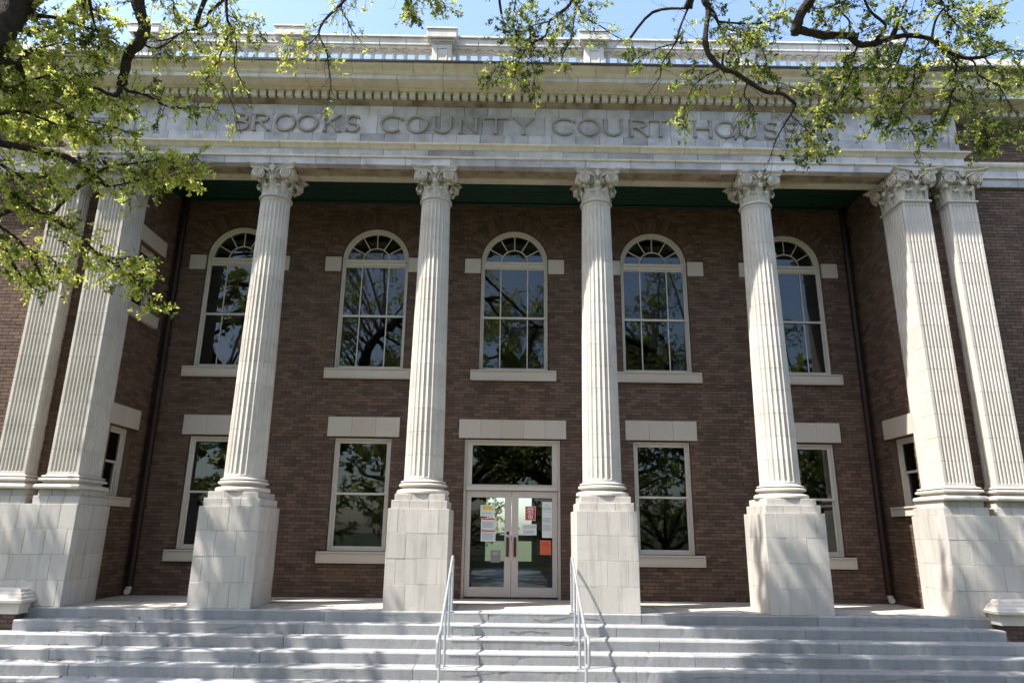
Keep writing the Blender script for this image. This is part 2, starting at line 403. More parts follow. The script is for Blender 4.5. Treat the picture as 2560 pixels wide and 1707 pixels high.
def rect_window(Mx, hw, z0, z1, parent, zm=None, ghw=None, dd=.0):
    g = ghw or hw-.105; d = .075+dd
    mb = MB()
    for s in (-1, 1):
        a, b = sorted((s*(hw-.002), s*(hw-.035))); mb.box(a, b, d-.02, d+.14, z0, z1-.002, .004)
        a, b = sorted((s*(hw-.035), s*(hw-.062))); mb.box(a, b, d+.012, d+.14, z0, z1-.035, .004)
    mb.box(-hw+.035, hw-.035, d-.019, d+.14, z1-.04, z1-.003, .004); mb.box(-hw+.062, hw-.062, d+.013, d+.14, z1-.066, z1-.04, .004)
    mb.box(-hw+.035, hw-.035, d-.03, d+.14, z0, z0+.03, .004)
    win = part(mb, Mx, 'window', m_paint, parent)
    zm = zm or (z0+z1)/2; zt = z1-.066
    for nm, a, b, dy in (('upper_sash', zm-.022, zt, .03), ('lower_sash', z0+.03, zm+.022, .062)):
        sb = MB(); y0, y1 = d+dy, d+dy+.032
        for s in (-1, 1):
            p, q = sorted((s*(hw-.062), s*g)); sb.box(p, q, y0, y1, a, b, .003)
        lo = .045 if nm == 'upper_sash' else .065
        sb.box(-g, g, y0, y1, a, a+lo, .003); sb.box(-g, g, y0, y1, b-.045, b, .003)
        so = part(sb, Mx, nm, m_paint, win)
        part(MB().box(-g, g, y0+.012, y0+.018, a+lo, b-.045), Mx, 'pane', m_glass, win)
    return win
def arch_window(Mx, parent):
    hw = .770; d = .075; z0 = 4.787; g = .69; zt = 7.26; mb = MB()
    for s in (-1, 1):
        a, b = sorted((s*(hw), s*(hw-.034))); mb.box(a, b, d-.02, d+.14, z0, SPR, .004)
        a, b = sorted((s*(hw-.034), s*(hw-.056))); mb.box(a, b, d+.012, d+.14, z0, SPR, .004)
    ringsec(mb, 0, SPR, hw-.034, hw, 0, PI, d-.02, d+.14); ringsec(mb, 0, SPR, hw-.075, hw-.034, 0, PI, d+.005, d+.14); ringsec(mb, 0, SPR, hw-.11, hw-.075, 0, PI, d+.03, d+.13)
    mb.box(-hw+.056, hw-.056, d-.035, d+.14, SPR-.06, SPR, .006); mb.box(-hw+.056, hw-.056, d+.0, d+.14, zt, SPR-.06, .005)
    mb.box(-hw+.056, hw-.056, d-.02, d+.14, z0, z0+.03, .004)
    win = part(mb, Mx, 'arched_window', m_paint, parent)
    R = hw-.11; mu = MB()
    ringsec(mu, 0, SPR, .30, .325, 0, PI, d+.04, d+.075)
    for k in range(1, 6):
        a = PI*k/6; c, s = math.cos(a), math.sin(a); w = .011
        mu.prism([(c*.318-s*-w, s*.318+c*-w), (c*R-s*-w, s*R+c*-w), (c*R-s*w, s*R+c*w), (c*.318-s*w, s*.318+c*w)], d+.041, d+.074)
        # centred on the springing line
    mu.v = [(x, y, z+(SPR if z < 3 else 0)) for x, y, z in mu.v]
    part(mu, Mx, 'fan_muntins', m_paint, win)
    hp = [(.31*math.cos(PI*i/16), SPR+.31*math.sin(PI*i/16)) for i in range(17)]
    part(MB().prism(hp, d+.055, d+.060), Mx, 'pane', m_glass, win)
    for k in range(6):
        a0, a1 = PI*k/6, PI*(k+1)/6
        pl = [(r*math.cos(a), SPR+r*math.sin(a)) for r, a in [(.315, a0), (R+.01, a0)]+[(R+.01, a0+(a1-a0)*i/5) for i in range(1, 5)]+[(R+.01, a1), (.315, a1)]+[(.315, a1-(a1-a0)*i/4) for i in range(1, 4)]]
        part(MB().prism(pl, d+.055, d+.060), Mx, 'pane', m_glass, win)
    zm = 6.045
    for nm, a, b, dy in (('upper_sash', zm-.025, zt, .03), ('lower_sash', z0+.03, zm+.025, .062)):
        sb = MB(); y0, y1 = d+dy, d+dy+.032
        for s in (-1, 1):
            p, q = sorted((s*(hw-.056), s*g)); sb.box(p, q, y0, y1, a, b, .003)
        lo = .05 if nm == 'upper_sash' else .055; hi = .035 if nm == 'upper_sash' else .045
        sb.box(-g, g, y0, y1, a, a+lo, .003); sb.box(-g, g, y0, y1, b-hi, b, .003)
        part(sb, Mx, nm, m_paint, win)
        for s in (-1, 1): part(MB().box(s*.31-.012, s*.31+.012, y0+.002, y1-.002, a+lo, b-hi), Mx, 'muntin', m_paint, win)
        for p, q in ((-g, -.322), (-.298, .298), (.322, g)):
            part(MB().box(p, q, y0+.012, y0+.018, a+lo, b-hi), Mx, 'pane', m_glass, win)
    return win
for cx in (-X2, -X1, X1, X2):
    Mx = Matrix.Translation((cx, D, 0)); w = rect_window(Mx, .613, .90, 3.25, HOUSE, zm=2.07, ghw=.51)
    lintel(Mx, .78, 3.275, 3.70, 3, w); sill(Mx, .793, .66, .893, w)
for cx in UWX:
    Mx = Matrix.Translation((cx, D, 0)); w = arch_window(Mx, HOUSE); sill(Mx, .953, 4.55, 4.782, w)
    for s in (-1, 1):
        a, b = sorted((s*.783, s*1.15)); part(stone(MB(), a, b, -.028, .1, 7.09, 7.44), Mx, 'impost_block', m_lint, w)

# ---- porch side walls with their narrow windows
for sx in (-1, 1):
    Ms = Matrix(((0, sx*1.0, 0, sx*SW), (-sx*1.0, 0, 0, 1.35), (0, 0, 1, 0), (0, 0, 0, 1)))
    u0, u1 = sorted((-sx*(WY-1.35), -sx*(D-1.35)))
    ops = [rect(-.40, .40, 1.905, 3.285)]+([rect(-.40, .40, 5.755, 7.175)] if sx < 0 else [])
    hol = [('r', -.407, .407, 1.9, 3.29), ('r', -.578, .578, 3.28, 3.70), ('r', -.578, .578, 1.71, 1.91),
           ('r', -.407, .407, 5.75, 7.18), ('r', -.578, .578, 7.17, 7.52), ('r', -.578, .578, 5.5, 5.76)]
    if sx > 0: hol = hol[:3]
    sw = backing(rect(u0, u1, -.2, 8.9), ops, Ms, 'porch_side_wall', HOUSE)
    inst('brickwork', brick_mesh(brick_rows(u0, u1, .01, 8.9, hol, 7+sx), 'brickwork', Ms, seed=9+sx), (0, 0, 0), sw, kind='stuff')
    for z0, z1, lt, sb in ((1.91, 3.28, 3.69, 1.72), (5.76, 7.17, 7.51, 5.51))[:1 if sx > 0 else 2]:
        w = rect_window(Ms, .398, z0, z1, HOUSE, dd=.07); lintel(Ms, .57, z1+.01, lt, 2, w); sill(Ms, .57, sb, z0-.007, w)

# ---- the front door
def door():
    Mx = MF; fr = MB(); d = .06; hw = 1.034; m = m_door
    for s in (-1, 1):
        a, b = sorted((s*hw, s*(hw-.03))); fr.box(a, b, d-.02, d+.16, .0, 3.25, .004)
        a, b = sorted((s*(hw-.03), s*(hw-.055))); fr.box(a, b, d+.012, d+.16, .0, 3.22, .004)
        a, b = sorted((s*(hw-.055), s*.865)); fr.box(a, b, d+.04, d+.12, 2.26, 3.195, .004)
    fr.box(-hw+.03, hw-.03, d-.019, d+.16, 3.215, 3.249, .004); fr.box(-hw+.055, hw-.055, d+.012, d+.16, 3.19, 3.215, .004)
    fr.box(-.865, .865, d+.041, d+.12, 3.14, 3.19, .004); fr.box(-.865, .865, d+.041, d+.12, 2.26, 2.30, .004)
    fr.box(-hw+.055, hw-.055, d-.01, d+.16, 2.175, 2.26, .006)
    f = part(fr, Mx, 'door_frame', m_paint, HOUSE)
    part(MB().box(-.865, .865, d+.07, d+.076, 2.30, 3.14), Mx, 'transom_pane', m_glass, f)
    lintel(Mx, 1.167, 3.275, 3.68, 5, f)
    part(MB().box(-hw+.055, hw-.055, d, d+.15, .0, .018), Mx, 'threshold', m_black, f)
    for s in (-1, 1):
        lf = MB(); y0, y1 = d+.045, d+.09
        def bx(a, b, z0, z1):
            p, q = sorted((s*a, s*b)); lf.box(p, q, y0, y1, z0, z1, .004)
        bx(.004, .145, .03, 2.165); bx(.865, .972, .03, 2.165); bx(.145, .865, .03, .22); bx(.145, .865, 2.03, 2.165)
        o = part(lf, Mx, 'door_leaf', m_door, HOUSE)
        p, q = sorted((s*.145, s*.865))
        part(MB().box(p, q, y0+.02, y0+.026, .22, 2.03), Mx, 'pane', m_glass, o)
        h = MB(); p, q = sorted((s*.05, s*.105))
        h.box(p, q, y0-.05, y0-.02, .82, 1.22, .014)
        for zz in (.86, 1.18): h.box(s*.0775-.012, s*.0775+.012, y0-.03, y0+.002, zz-.012, zz+.012)
        part(h, Mx, 'handle', m_handle, o)
        for zz in (.37, 1.1, 1.9): part(MB().tube([(s*.985, y0-.01, zz-.055), (s*.985, y0-.01, zz+.055)], .011), Mx, 'hinge', m_black, o)
        if s < 0:
            lk = MB().lathe([(.03, 0), (.03, .01), (.018, .016)], 16); lk.xf(Matrix.Rotation(PI/2, 4, 'X')); lk.xf(Matrix.Translation((-.075, y0, 1.30)))
            part(lk, Mx, 'lock', m_black, o)
door()

# ------------------------------------------------------------------ columns and pilasters
Z_PED, Z_PL1, Z_PL2, Z_SH, Z_NECK, Z_CAP, Z_ENT = 1.706, 1.85, 1.965, 2.235, 7.90, 7.965, 8.58
NDR = 13
def zdr(i): return Z_SH+(Z_NECK-Z_SH)*i/NDR
def shaft_r(z):
    t = (z-Z_SH)/(Z_NECK-Z_SH); return .362-.068*t**1.35
def col_loop(r, dm, z):
    o = []
    for j in range(24):
        for s in range(8):
            t = (s/8-.5)/.40; a = (j+s/8)*2*PI/24
            dep = .026*dm*(r/.36)*math.sqrt(max(0, 1-t*t)) if abs(t) < 1 else 0
            o.append(((r-dep)*math.cos(a), (r-dep)*math.sin(a), z))
    return o
def rect_loop(w, dp, dm, z, nf=7):
    o = []
    for (ax, ay), (dx, dy), L, n in (((-w/2, -dp/2), (1, 0), w, nf), ((w/2, -dp/2), (0, 1), dp, nf+1), ((w/2, dp/2), (-1, 0), w, nf), ((-w/2, dp/2), (0, -1), dp, nf+1)):
        mg = .04; step = (L-2*mg)/n; nx, ny = -dy, dx      # inward normal
        o.append((ax, ay, z))
        for j in range(n):
            for s in range(7):
                t = (s/6-.5)*2; u = mg+step*(j+.5+t*.36)
                dep = .024*dm*math.sqrt(max(0, 1-t*t))
                o.append((ax+dx*u+nx*dep, ay+dy*u+ny*dep, z))
    return o
def drum_mesh(i, loop):
    z0, z1 = zdr(i), zdr(i+1); e = .0045
    rings = []
    def R(z, dm, ins=0): rings.append(loop(z, dm, ins))
    R(z0+.0014, 0 if i == 0 else 1, e)
    if i == 0:
        for z, dm in ((z0+.004, 0), (z0+.035, 0), (z0+.04, .45), (z0+.05, .75), (z0+.065, 1)): R(z, dm)
    else: R(z0+.008, 1)
    if i == NDR-1:
        for z, dm in ((z1-.075, 1), (z1-.06, .75), (z1-.05, .45), (z1-.045, 0), (z1-.004, 0)): R(z, dm)
    else: R(z1-.008, 1)
    R(z1-.0014, 0 if i == NDR-1 else 1, e)
    return MB().loft(rings)
CDR = [drum_mesh(i, lambda z, dm, ins=0: col_loop(shaft_r(z)-ins, dm, z-zdr(i))).mesh('drum', m_cream) for i in range(NDR)]
PWX, PDY = .56, .74
PDR = [drum_mesh(i, lambda z, dm, ins=0: rect_loop(PWX-2*ins, PDY-2*ins, dm, z-zdr(i))).mesh('shaft_block', m_cream) for i in range(NDR)]

# carved capitals: bell, two rows of leaves, scrolls, flared top slab
def leaf(mb, o, n, r0, z0, h, w, curl, out=.02):
    t = Vector((-n.y, n.x, 0)); nt, ns_ = 16, 8; rows = []
    for i in range(nt+1):
        q = i/nt
        if q < .66:
            s = q/.66; z = z0+h*.84*s; r = r0+.010+out*s*s; wd = w*(.72+.42*math.sin(PI*.62*s))*(1+.10*math.sin(s*20))
        else:
            a = (q-.66)/.34*PI*1.25; r = r0+.010+out+curl*(1-math.cos(a)); z = z0+h*.84+h*.16*math.sin(a)*(1 if a < PI/2 else 1)
            wd = w*1.02*(1-.55*((q-.66)/.34)**1.5)
        row = []
        for j in range(ns_+1):
            s = j/ns_*2-1; bump = .016*(1-abs(s))**.6+.007*math.cos(s*9)*(1-.5*abs(s))-.018*s*s
            p = o+n*(r+bump)+t*(s*wd/2); row.append((p.x, p.y, z-.014*abs(s)**2*(1 if q > .5 else 0)))
        rows.append(row)
    v = [p for r in rows for p in r]; m = ns_+1
    mb.add(v, [(i*m+j, i*m+j+1, (i+1)*m+j+1, (i+1)*m+j) for i in range(nt) for j in range(ns_)])
def spiral(mb, c, n, hand, R=.098):
    t = Vector((-n.y, n.x, 0))*hand; up = Vector((0, 0, 1)); P = []; rr = []
    for i in range(44):
        a = i/43*2*PI*2.4; r = R*(1-.86*i/43); P.append(c+t*(r*math.sin(a))+up*(r*math.cos(a))+n*(.02+.014*i/43)); rr.append(.020-.010*i/43)
    mb.tube(P, rr, 6)
    ring = lambda q, k: [c+t*(q*math.cos(2*PI*j/20))+up*(q*math.sin(2*PI*j/20))+n*k for j in range(20)]
    mb.loft([ring(R*.97, -.075), ring(R*1.03, -.03), ring(R*1.0, .008), ring(R*.55, .016), ring(.01, .022)])
    # arm sweeping from the scroll up to the middle of the face
    A = [c+up*R+n*.012, c-t*.06+up*(R-.002)+n*.01, c-t*.13+up*(R-.03)-n*.01, c-t*.19+up*(R-.075)-n*.03, c-t*.215+up*(R-.12)-n*.05]
    mb.tube(A, [.018, .02, .018, .014, .010], 6)
def capital(sq=False):
    mb = MB(); half = .285
    if sq: mb.box(-half, half, -half, half, 0, .50)
    else: mb.lathe([(.256, 0), (.25, .25), (.26, .36), (.31, .47), (.31, .50)], 32)
    def base(a):
        n = Vector((math.sin(a), -math.cos(a), 0)); return Vector((0, 0, 0)), n
    if not sq:
        for k in range(8): leaf(mb, *base(PI/8+k*PI/4), .262, .0, .20, .135, .040, .016)
        for k in range(8): leaf(mb, *base(k*PI/4), .262, .0, .355, .135, .052, .045)
    else:
        for k in range(4):
            n = Vector((math.sin(k*PI/2), -math.cos(k*PI/2), 0)); t = Vector((-n.y, n.x, 0))
            for u in (-.135, .135): leaf(mb, t*u, n, half-.005, 0, .20, .16, .040, .014)
            leaf(mb, t*0, n, half-.005, 0, .355, .145, .05, .035)
            dg = (n+t).normalized(); leaf(mb, Vector((0, 0, 0)), dg, half*1.30, 0, .345, .17, .040, .03)
            leaf(mb, t*.23, n, half-.005, 0, .30, .12, .02, .01); leaf(mb, t*-.23, n, half-.005, 0, .30, .12, .02, .01)
    for k in range(4):
        n = Vector((math.sin(k*PI/2), -math.cos(k*PI/2), 0)); t = Vector((-n.y, n.x, 0))
        for h in (-1, 1):
            nn = (n+t*h*.16).normalized(); spiral(mb, n*.405+t*(h*.272)+Vector((0, 0, .415)), nn, h, .108)
        for u in (-.12, -.06, 0, .06, .12):
            c = n*.335+t*u; mb.sphere((c.x, c.y, .40), (.026, .026, .042), 8, 5)
        c0 = n*.40
        for dz, du, s in ((.575, 0, .034), (.555, .032, .024), (.555, -.032, .024), (.525, .04, .022), (.525, -.04, .022), (.495, .03, .02), (.495, -.03, .02), (.47, 0, .026), (.52, 0, .03)):
            c = c0+t*du; mb.sphere((c.x, c.y, dz), (s, s, s*1.25), 8, 5)
        dg = (n+t).normalized()*.545; mb.sphere((dg.x, dg.y, .475), (.024, .024, .024), 8, 5)
    mb.lathe([(.30, .345), (.335, .352), (.345, .365), (.335, .38), (.30, .385)], 32) if not sq else mb.box(-.315, .315, -.315, .315, .352, .378, .01)
    def slab(sc, z):
        o = []
        for k in range(4):
            n = Vector((math.sin(k*PI/2), -math.cos(k*PI/2), 0)); t = Vector((-n.y, n.x, 0))
            for i in range(13):
                u = -1+i/6; d = .362+.112*abs(u)**1.8; p = (n*d+t*(u*.455))*sc; o.append((p.x, p.y, z))
        return o
    mb.loft([slab(.88, .50), slab(.93, .515), slab(.93, .545), slab(.97, .555), slab(1.03, .59), slab(1.06, .597), slab(1.06, .6145)])
    return mb
CAP = capital().mesh('capital', m_cap, .7)
PCAP = capital(True).mesh('capital', m_cap, .7)

def blocks_face(Mx, w, z0, rows, h, off, parent, dep=.2):
    """coursed stone blocks on one face of a pedestal"""
    for r in range(rows):
        bw = .36; cuts = [-w/2]; u = -w/2+(bw*.5 if (r+off) % 2 else bw)+rng.uniform(-.02, .02)
        while u < w/2-.1: cuts.append(u); u += bw+rng.uniform(-.012, .012)
        cuts.append(w/2)
        for a, b in zip(cuts, cuts[1:]):
            pr = rng.uniform(-.003, .002)
            part(MB().box(a+.001, b-.001, pr, dep, z0+r*h+.001, z0+(r+1)*h-.001, .0045), Mx, 'pedestal_block', m_ped, parent)
def pedestal(cx, w, y0, y1, parent, faces='flr'):
    """core plus block facing; front blocks run the full width, side blocks fill in behind"""
    MB().box(cx-w/2+.008, cx+w/2-.008, y0+.008, y1-.008, -.02, Z_PED-.006).build('pedestal_core', m_mort, parent)
    h = Z_PED/4
    blocks_face(Matrix.Translation((cx, y0, 0)), w, 0, 4, h, 0, parent, .15)
    dl = y1-y0-.152; yc = (y0+.152+y1)/2
    if 'l' in faces: blocks_face(Matrix(((0, 1, 0, cx-w/2), (-1, 0, 0, yc), (0, 0, 1, 0), (0, 0, 0, 1))), dl, 0, 4, h, 1, parent, .12)
    if 'r' in faces: blocks_face(Matrix(((0, -1, 0, cx+w/2), (1, 0, 0, yc), (0, 0, 1, 0), (0, 0, 0, 1))), dl, 0, 4, h, 1, parent, .12)
def plinths(cx, y0, y1, w, parent):
    for z0, z1, ins in ((Z_PED, Z_PL1, .044), (Z_PL1, Z_PL2, .09)):
        n = 3; ww = w-2*ins
        for i in range(n):
            a = cx-ww/2+ww*i/n; pr = rng.uniform(0, .003)
            MB().box(a+.0015, a+ww/n-.0015, y0+ins-pr, y1-ins, z0+.001, z1-.001, .006).build('plinth_block', m_ped, parent)
BASE = [(.44,1.966),(.47,1.969),(.486,1.985),(.489,2.008),(.482,2.032),(.46,2.048),(.43,2.051),(.43,2.058),(.398,2.064),(.384,2.08),(.388,2.097),(.41,2.103),(.432,2.107),(.447,2.118),(.45,2.135),(.442,2.152),(.42,2.162),(.39,2.165),(.39,2.175),(.413,2.18),(.424,2.19),(.419,2.203),(.392,2.21),(.375,2.217),(.366,2.227),(.362,2.236)]
NECK = [(.298, Z_NECK-.001), (.315, Z_NECK+.003), (.331, Z_NECK+.016), (.335, Z_NECK+.032), (.328, Z_NECK+.048), (.308, Z_NECK+.055), (.30, Z_NECK+.066)]
for cx in COLX:
    c = MB().lathe(BASE, 48, (cx, ACY)).build('column', m_cream, HOUSE, smooth=.6)
    MB().lathe(NECK, 48, (cx, ACY)).build('neck_ring', m_cream, c, smooth=.8)
    for i in range(NDR): inst('drum', CDR[i], (cx, ACY, zdr(i)), c, rotz=PI/24)
    inst('capital', CAP, (cx, ACY, Z_CAP), c)
    pedestal(cx, 1.0875, 0, 1.085, c); plinths(cx, 0, 1.085, 1.0875, c)
PX = (7.87+.28, 8.83+.28); PYC = .1+PDY/2
for s in (-1, 1):
    pier = MB().box(*sorted((s*7.73, s*9.60)), .012, 1.03, GZ, Z_PED-.008).build('pier', m_mort, HOUSE)
    h = Z_PED/4
    blocks_face(Matrix.Translation((s*8.67, 0, 0)), 1.90, 0, 4, h, 0, pier, .15)
    side = Matrix(((0, s*1.0, 0, s*7.72), (-s*1.0, 0, 0, (.152+1.045)/2), (0, 0, 1, 0), (0, 0, 0, 1)))
    blocks_face(side, 1.045-.152, 0, 4, h, 1, pier, .12)
    for k, px in enumerate(PX):
        mb = MB()
        for (e0, z0), (e1, z1) in zip(BASE, BASE[1:]):
            pass
        mb.loft([[(s*px+sx*(PWX/2+e-.362), PYC+sy*(PDY/2+e-.362), z) for sx, sy in ((-1, -1), (1, -1), (1, 1), (-1, 1))] for e, z in BASE])
        p = mb.build('pilaster', m_cream, HOUSE)
        nb = MB().loft([[(s*px+sx*(PWX/2+e-.294), PYC+sy*(PDY/2+e-.294), z) for sx, sy in ((-1, -1), (1, -1), (1, 1), (-1, 1))] for e, z in NECK])
        nb.build('neck_ring', m_cream, p)
        for i in range(NDR): inst('shaft_block', PDR[i], (s*px, PYC, zdr(i)), p)
        inst('capital', PCAP, (s*px, PYC, Z_CAP), p, scale=(1, (PDY/PWX)*.97, 1))
        plinths(s*px, 0, 1.03 if k == 0 else .8, .92, p)

# ------------------------------------------------------------------ entablature
ENT = MB().box(-9.25, 9.25, .30, .80, 8.63, 10.1).build('entablature', m_mort, HOUSE)
def breaks(x0, x1, L, off=0):
    o = [x0]; u = x0+(L*off if off else L)
    while u < x1-.12: o.append(u); u += L
    return o+[x1]
XE = 9.27
def run(name, prof, bk, m, parent, xe=XE, yref=.12, y_off=0, ends=(1, 1), gap=.004):
    for i, (a, b) in enumerate(zip(bk, bk[1:])):
        f, l = i == 0, i == len(bk)-2; dy = rng.uniform(-.0015, .0015)
        A = [((a-max(0, yref-y)*ends[0]) if f else a+gap, y+y_off+dy, z) for y, z in prof]
        B = [((b+max(0, yref-y)*ends[1]) if l else b-gap, y+y_off+dy, z) for y, z in prof]
        MB().loft([B, A]).build(name, m, parent)
Ar = .3   # depth of the facing stones
P_A1 = [(.12, 8.58), (.12, 8.732), (Ar, 8.732), (Ar, 8.58)]
P_M1 = [(.105, 8.7335), (.085, 8.745), (.08, 8.772), (Ar, 8.772), (Ar, 8.7335)]
P_A2 = [(.092, 8.7735), (.092, 8.914), (Ar, 8.914), (Ar, 8.7735)]
P_CR = [(.08, 8.9155), (.08, 8.93), (.062, 8.936), (.05, 8.955), (.022, 8.975), (.0, 8.985), (-.012, 8.992), (-.02, 9.003), (-.02, 9.028), (Ar, 9.028), (Ar, 8.9155)]
run('fascia_block', P_A1, breaks(-XE, XE, .93, .5), m_frieze, ENT)
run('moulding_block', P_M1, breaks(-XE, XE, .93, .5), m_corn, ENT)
run('fascia_block', P_A2, breaks(-XE, XE, .93), m_frieze, ENT)
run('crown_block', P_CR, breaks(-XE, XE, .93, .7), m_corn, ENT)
for k, (z0, z1) in enumerate(((9.03, 9.305), (9.307, 9.742), (9.744, 9.958))):
    run('frieze_block', [(.12, z0), (.12, z1), (Ar, z1), (Ar, z0)], breaks(-XE, XE, (.50, .44, .50)[k], (0, .4, .3)[k]), m_frieze, ENT)
for s in (-1, 1):     # framed panel at each end of the frieze
    mb = MB(); x0, x1 = sorted((s*7.98, s*9.10))
    for a in ((x0, x1, 9.105, 9.145), (x0, x1, 9.56, 9.60)): mb.box(a[0], a[1], .092, .13, a[2], a[3], .008)
    for a in ((x0, x0+.04), (x1-.04, x1)): mb.box(a[0], a[1], .094, .13, 9.145, 9.56, .008)
    mb.build('frieze_panel_frame', m_frieze, ENT)
P_BED = [(.12, 9.96), (.10, 9.966), (.075, 9.985), (.045, 9.995), (.03, 10.005), (.012, 10.02), (-.004, 10.024), (-.004, 10.20), (Ar, 10.20), (Ar, 9.96)]
P_COR = [(-.004, 10.1755), (-.105, 10.1755), (-.12, 10.19), (-.15, 10.208), (-.155, 10.222), (-.44, 10.222), (-.452, 10.205), (-.462, 10.205), (-.462, 10.288), (-.478, 10.294), (-.492, 10.31), (-.502, 10.316), (Ar, 10.316), (Ar, 10.1755)]
P_CYM = [(-.505, 10.3175), (-.507, 10.345), (-.52, 10.365), (-.555, 10.388), (-.60, 10.40), (-.635, 10.418), (-.65, 10.44), (-.655, 10.462), (Ar, 10.462), (Ar, 10.3175)]
P_FL = [(-.66, 10.463), (-.69, 10.452), (-.692, 10.495), (-.60, 10.512), (1.2, 10.60), (1.2, 10.463)]
def cornice(bkL, x0, x1, y_off, ends, parent):
    run('bed_moulding_block', P_BED, breaks(x0, x1, .93, .6), m_bed, parent, y_off=y_off, ends=ends)  # brown stain; the band's dark tone also paints the shade between dentils
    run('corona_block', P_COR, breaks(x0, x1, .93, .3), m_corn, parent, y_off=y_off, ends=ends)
    run('corona_skylit_face', [(-.468, 10.203), (-.468, 10.286), (-.4605, 10.286), (-.4605, 10.203)], breaks(x0, x1, .93, .3), m_rail, parent, y_off=y_off, ends=ends)  # thin whiter slab: skylight on the corona front painted by colour
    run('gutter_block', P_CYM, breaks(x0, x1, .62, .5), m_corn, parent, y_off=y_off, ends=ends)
    run('flashing', P_FL, [x0, x1], m_flash, parent, y_off=y_off, ends=ends)
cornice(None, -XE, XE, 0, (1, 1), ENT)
dent = MB().box(-.063, .063, -.10, .0, 10.03, 10.174, .004).mesh('dentil', m_rail)  # paler than the cornice: skylight on the dentil fronts put into the colour
i = -51
while i <= 51:
    inst('dentil', dent, (i*.1835, 0, 0), ENT); i += 1
# underside of the architrave between the columns
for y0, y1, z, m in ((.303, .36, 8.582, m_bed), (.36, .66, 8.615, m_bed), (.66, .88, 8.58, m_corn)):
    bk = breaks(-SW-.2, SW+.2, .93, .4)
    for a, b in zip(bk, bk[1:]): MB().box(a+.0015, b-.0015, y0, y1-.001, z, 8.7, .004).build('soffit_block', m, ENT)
MB().box(-SW-.2, SW+.2, .8, .88, 8.702, 9.4).build('architrave_back', m_paint, ENT)

# raised letters
def arc(cx, cy, rx, ry, a0, a1, n=18): return [(cx+rx*math.cos(math.radians(a0+(a1-a0)*i/n)), cy+ry*math.sin(math.radians(a0+(a1-a0)*i/n))) for i in range(n+1)]
def glyph(ch, w):
    s = .055; L = []
    def v(x, a=0, b=1, sf=(1, 1)):
        L.append([(x, a), (x, b)])
        if sf[0]: L.append([(x-.10, a+.022), (x+.10, a+.022)])
        if sf[1]: L.append([(x-.10, b-.022), (x+.10, b-.022)])
    if ch == 'O': L.append(arc(w/2, .5, w/2-.04, .47, 0, 360, 36))
    elif ch == 'C': L.append(arc(w/2+.02, .5, w/2-.02, .47, 48, 312, 30)); L.append([(w-.06, .74), (w-.06, .92)])
    elif ch == 'S': L.append(arc(w/2, .735, w*.36, .235, 40, 270, 18)+arc(w/2, .265, w*.40, .235, 90, -140, 18)[1:]); L.append([(w-.09, .80), (w-.09, .96)]); L.append([(.07, .03), (.07, .2)])
    elif ch == 'U': L.append([(.12, 1)]+[(.12, .45)]+arc(w/2, .42, w/2-.12, .39, 180, 360, 18)+[(w-.12, 1)]); L += [[(.02, .978), (.22, .978)], [(w-.22, .978), (w-.02, .978)]]
    elif ch == 'N': v(.14, sf=(1, 1)); v(w-.12, sf=(0, 1)); L.append([(.14, .98), (w-.12, .02)])
    elif ch == 'T': v(w/2, sf=(1, 0)); L.append([(.02, .965), (w-.02, .965)]); L += [[(.035, .86), (.035, .96)], [(w-.035, .86), (w-.035, .96)]]
    elif ch == 'Y': L.append([(w/2, 0), (w/2, .45)]); L.append([(.1, .98), (w/2, .45), (w-.1, .98)]); L += [[(w/2-.11, .022), (w/2+.11, .022)], [(0, .978), (.22, .978)], [(w-.22, .978), (w, .978)]]
    elif ch == 'H': v(.14); v(w-.14); L.append([(.14, .52), (w-.14, .52)])
    elif ch == 'E': v(.14, sf=(0, 0)); L += [[(.03, .97), (w-.04, .97)], [(.14, .53), (w-.14, .53)], [(.03, .03), (w-.02, .03)], [(w-.05, .03), (w-.05, .14)], [(w-.06, .87), (w-.06, .97)]]
    elif ch == 'K': v(.14); L.append([(w-.08, .98), (.15, .42)]); L.append([(.33, .58), (w-.06, .02)]); L += [[(w-.18, .978), (w+.01, .978)], [(w-.15, .022), (w+.05, .022)]]
    elif ch in 'BR':
        v(.14, sf=(1, 0)); L.append([(.03, .97), (w*.5, .97)]+arc(w*.5, .755, w*.5-.12, .215, 90, -90, 12)+[(.14, .54)])
        if ch == 'B': L.append([(w*.5, .54)]+arc(w*.5, .285, w*.5-.05, .255, 90, -90, 12)+[(.14, .03)])
        else: L.append([(w*.42, .54), (w-.06, .02)]); L.append([(w-.14, .022), (w+.04, .022)])
    elif ch == 'X': L += [[(.04, 0), (w-.04, 1)], [(.04, 1), (w-.04, 0)]]
    elif ch == 'I': L.append([(w/2, 0), (w/2, 1)])
    return L
def strokes(lines, sc, x0, z0, y_face, depth, sw):
    mb = MB()
    for k, l in enumerate(lines):
        P = [Vector((x0+x*sc, z0+y*sc)) for x, y in l]; n = len(P); A = []; B = []
        w = sw*(.75 if n == 2 and (P[0]-P[1]).length < .32*sc else 1)/2
        for i in range(n):
            if n > 2 and (P[0]-P[-1]).length < 1e-4 and i in (0, n-1): d = P[1]-P[-2]
            else: d = P[min(i+1, n-1)]-P[max(i-1, 0)]
            d.normalize(); nn = Vector((-d.y, d.x)); A.append(P[i]+nn*w); B.append(P[i]-nn*w)
        yf = y_face-depth-.0004*k; e = .004
        rings = [[(b.x, y_face+.01, b.y), (b.x+(a.x-b.x)*.0, yf+e, b.y), (b.x+(a-b).x*.1, yf, b.y+(a-b).y*.1), (a.x-(a-b).x*.1, yf, a.y-(a-b).y*.1), (a.x, yf+e, a.y), (a.x, y_face+.01, a.y)] for a, b in zip(A, B)]
        mb.loft(rings)
    return mb
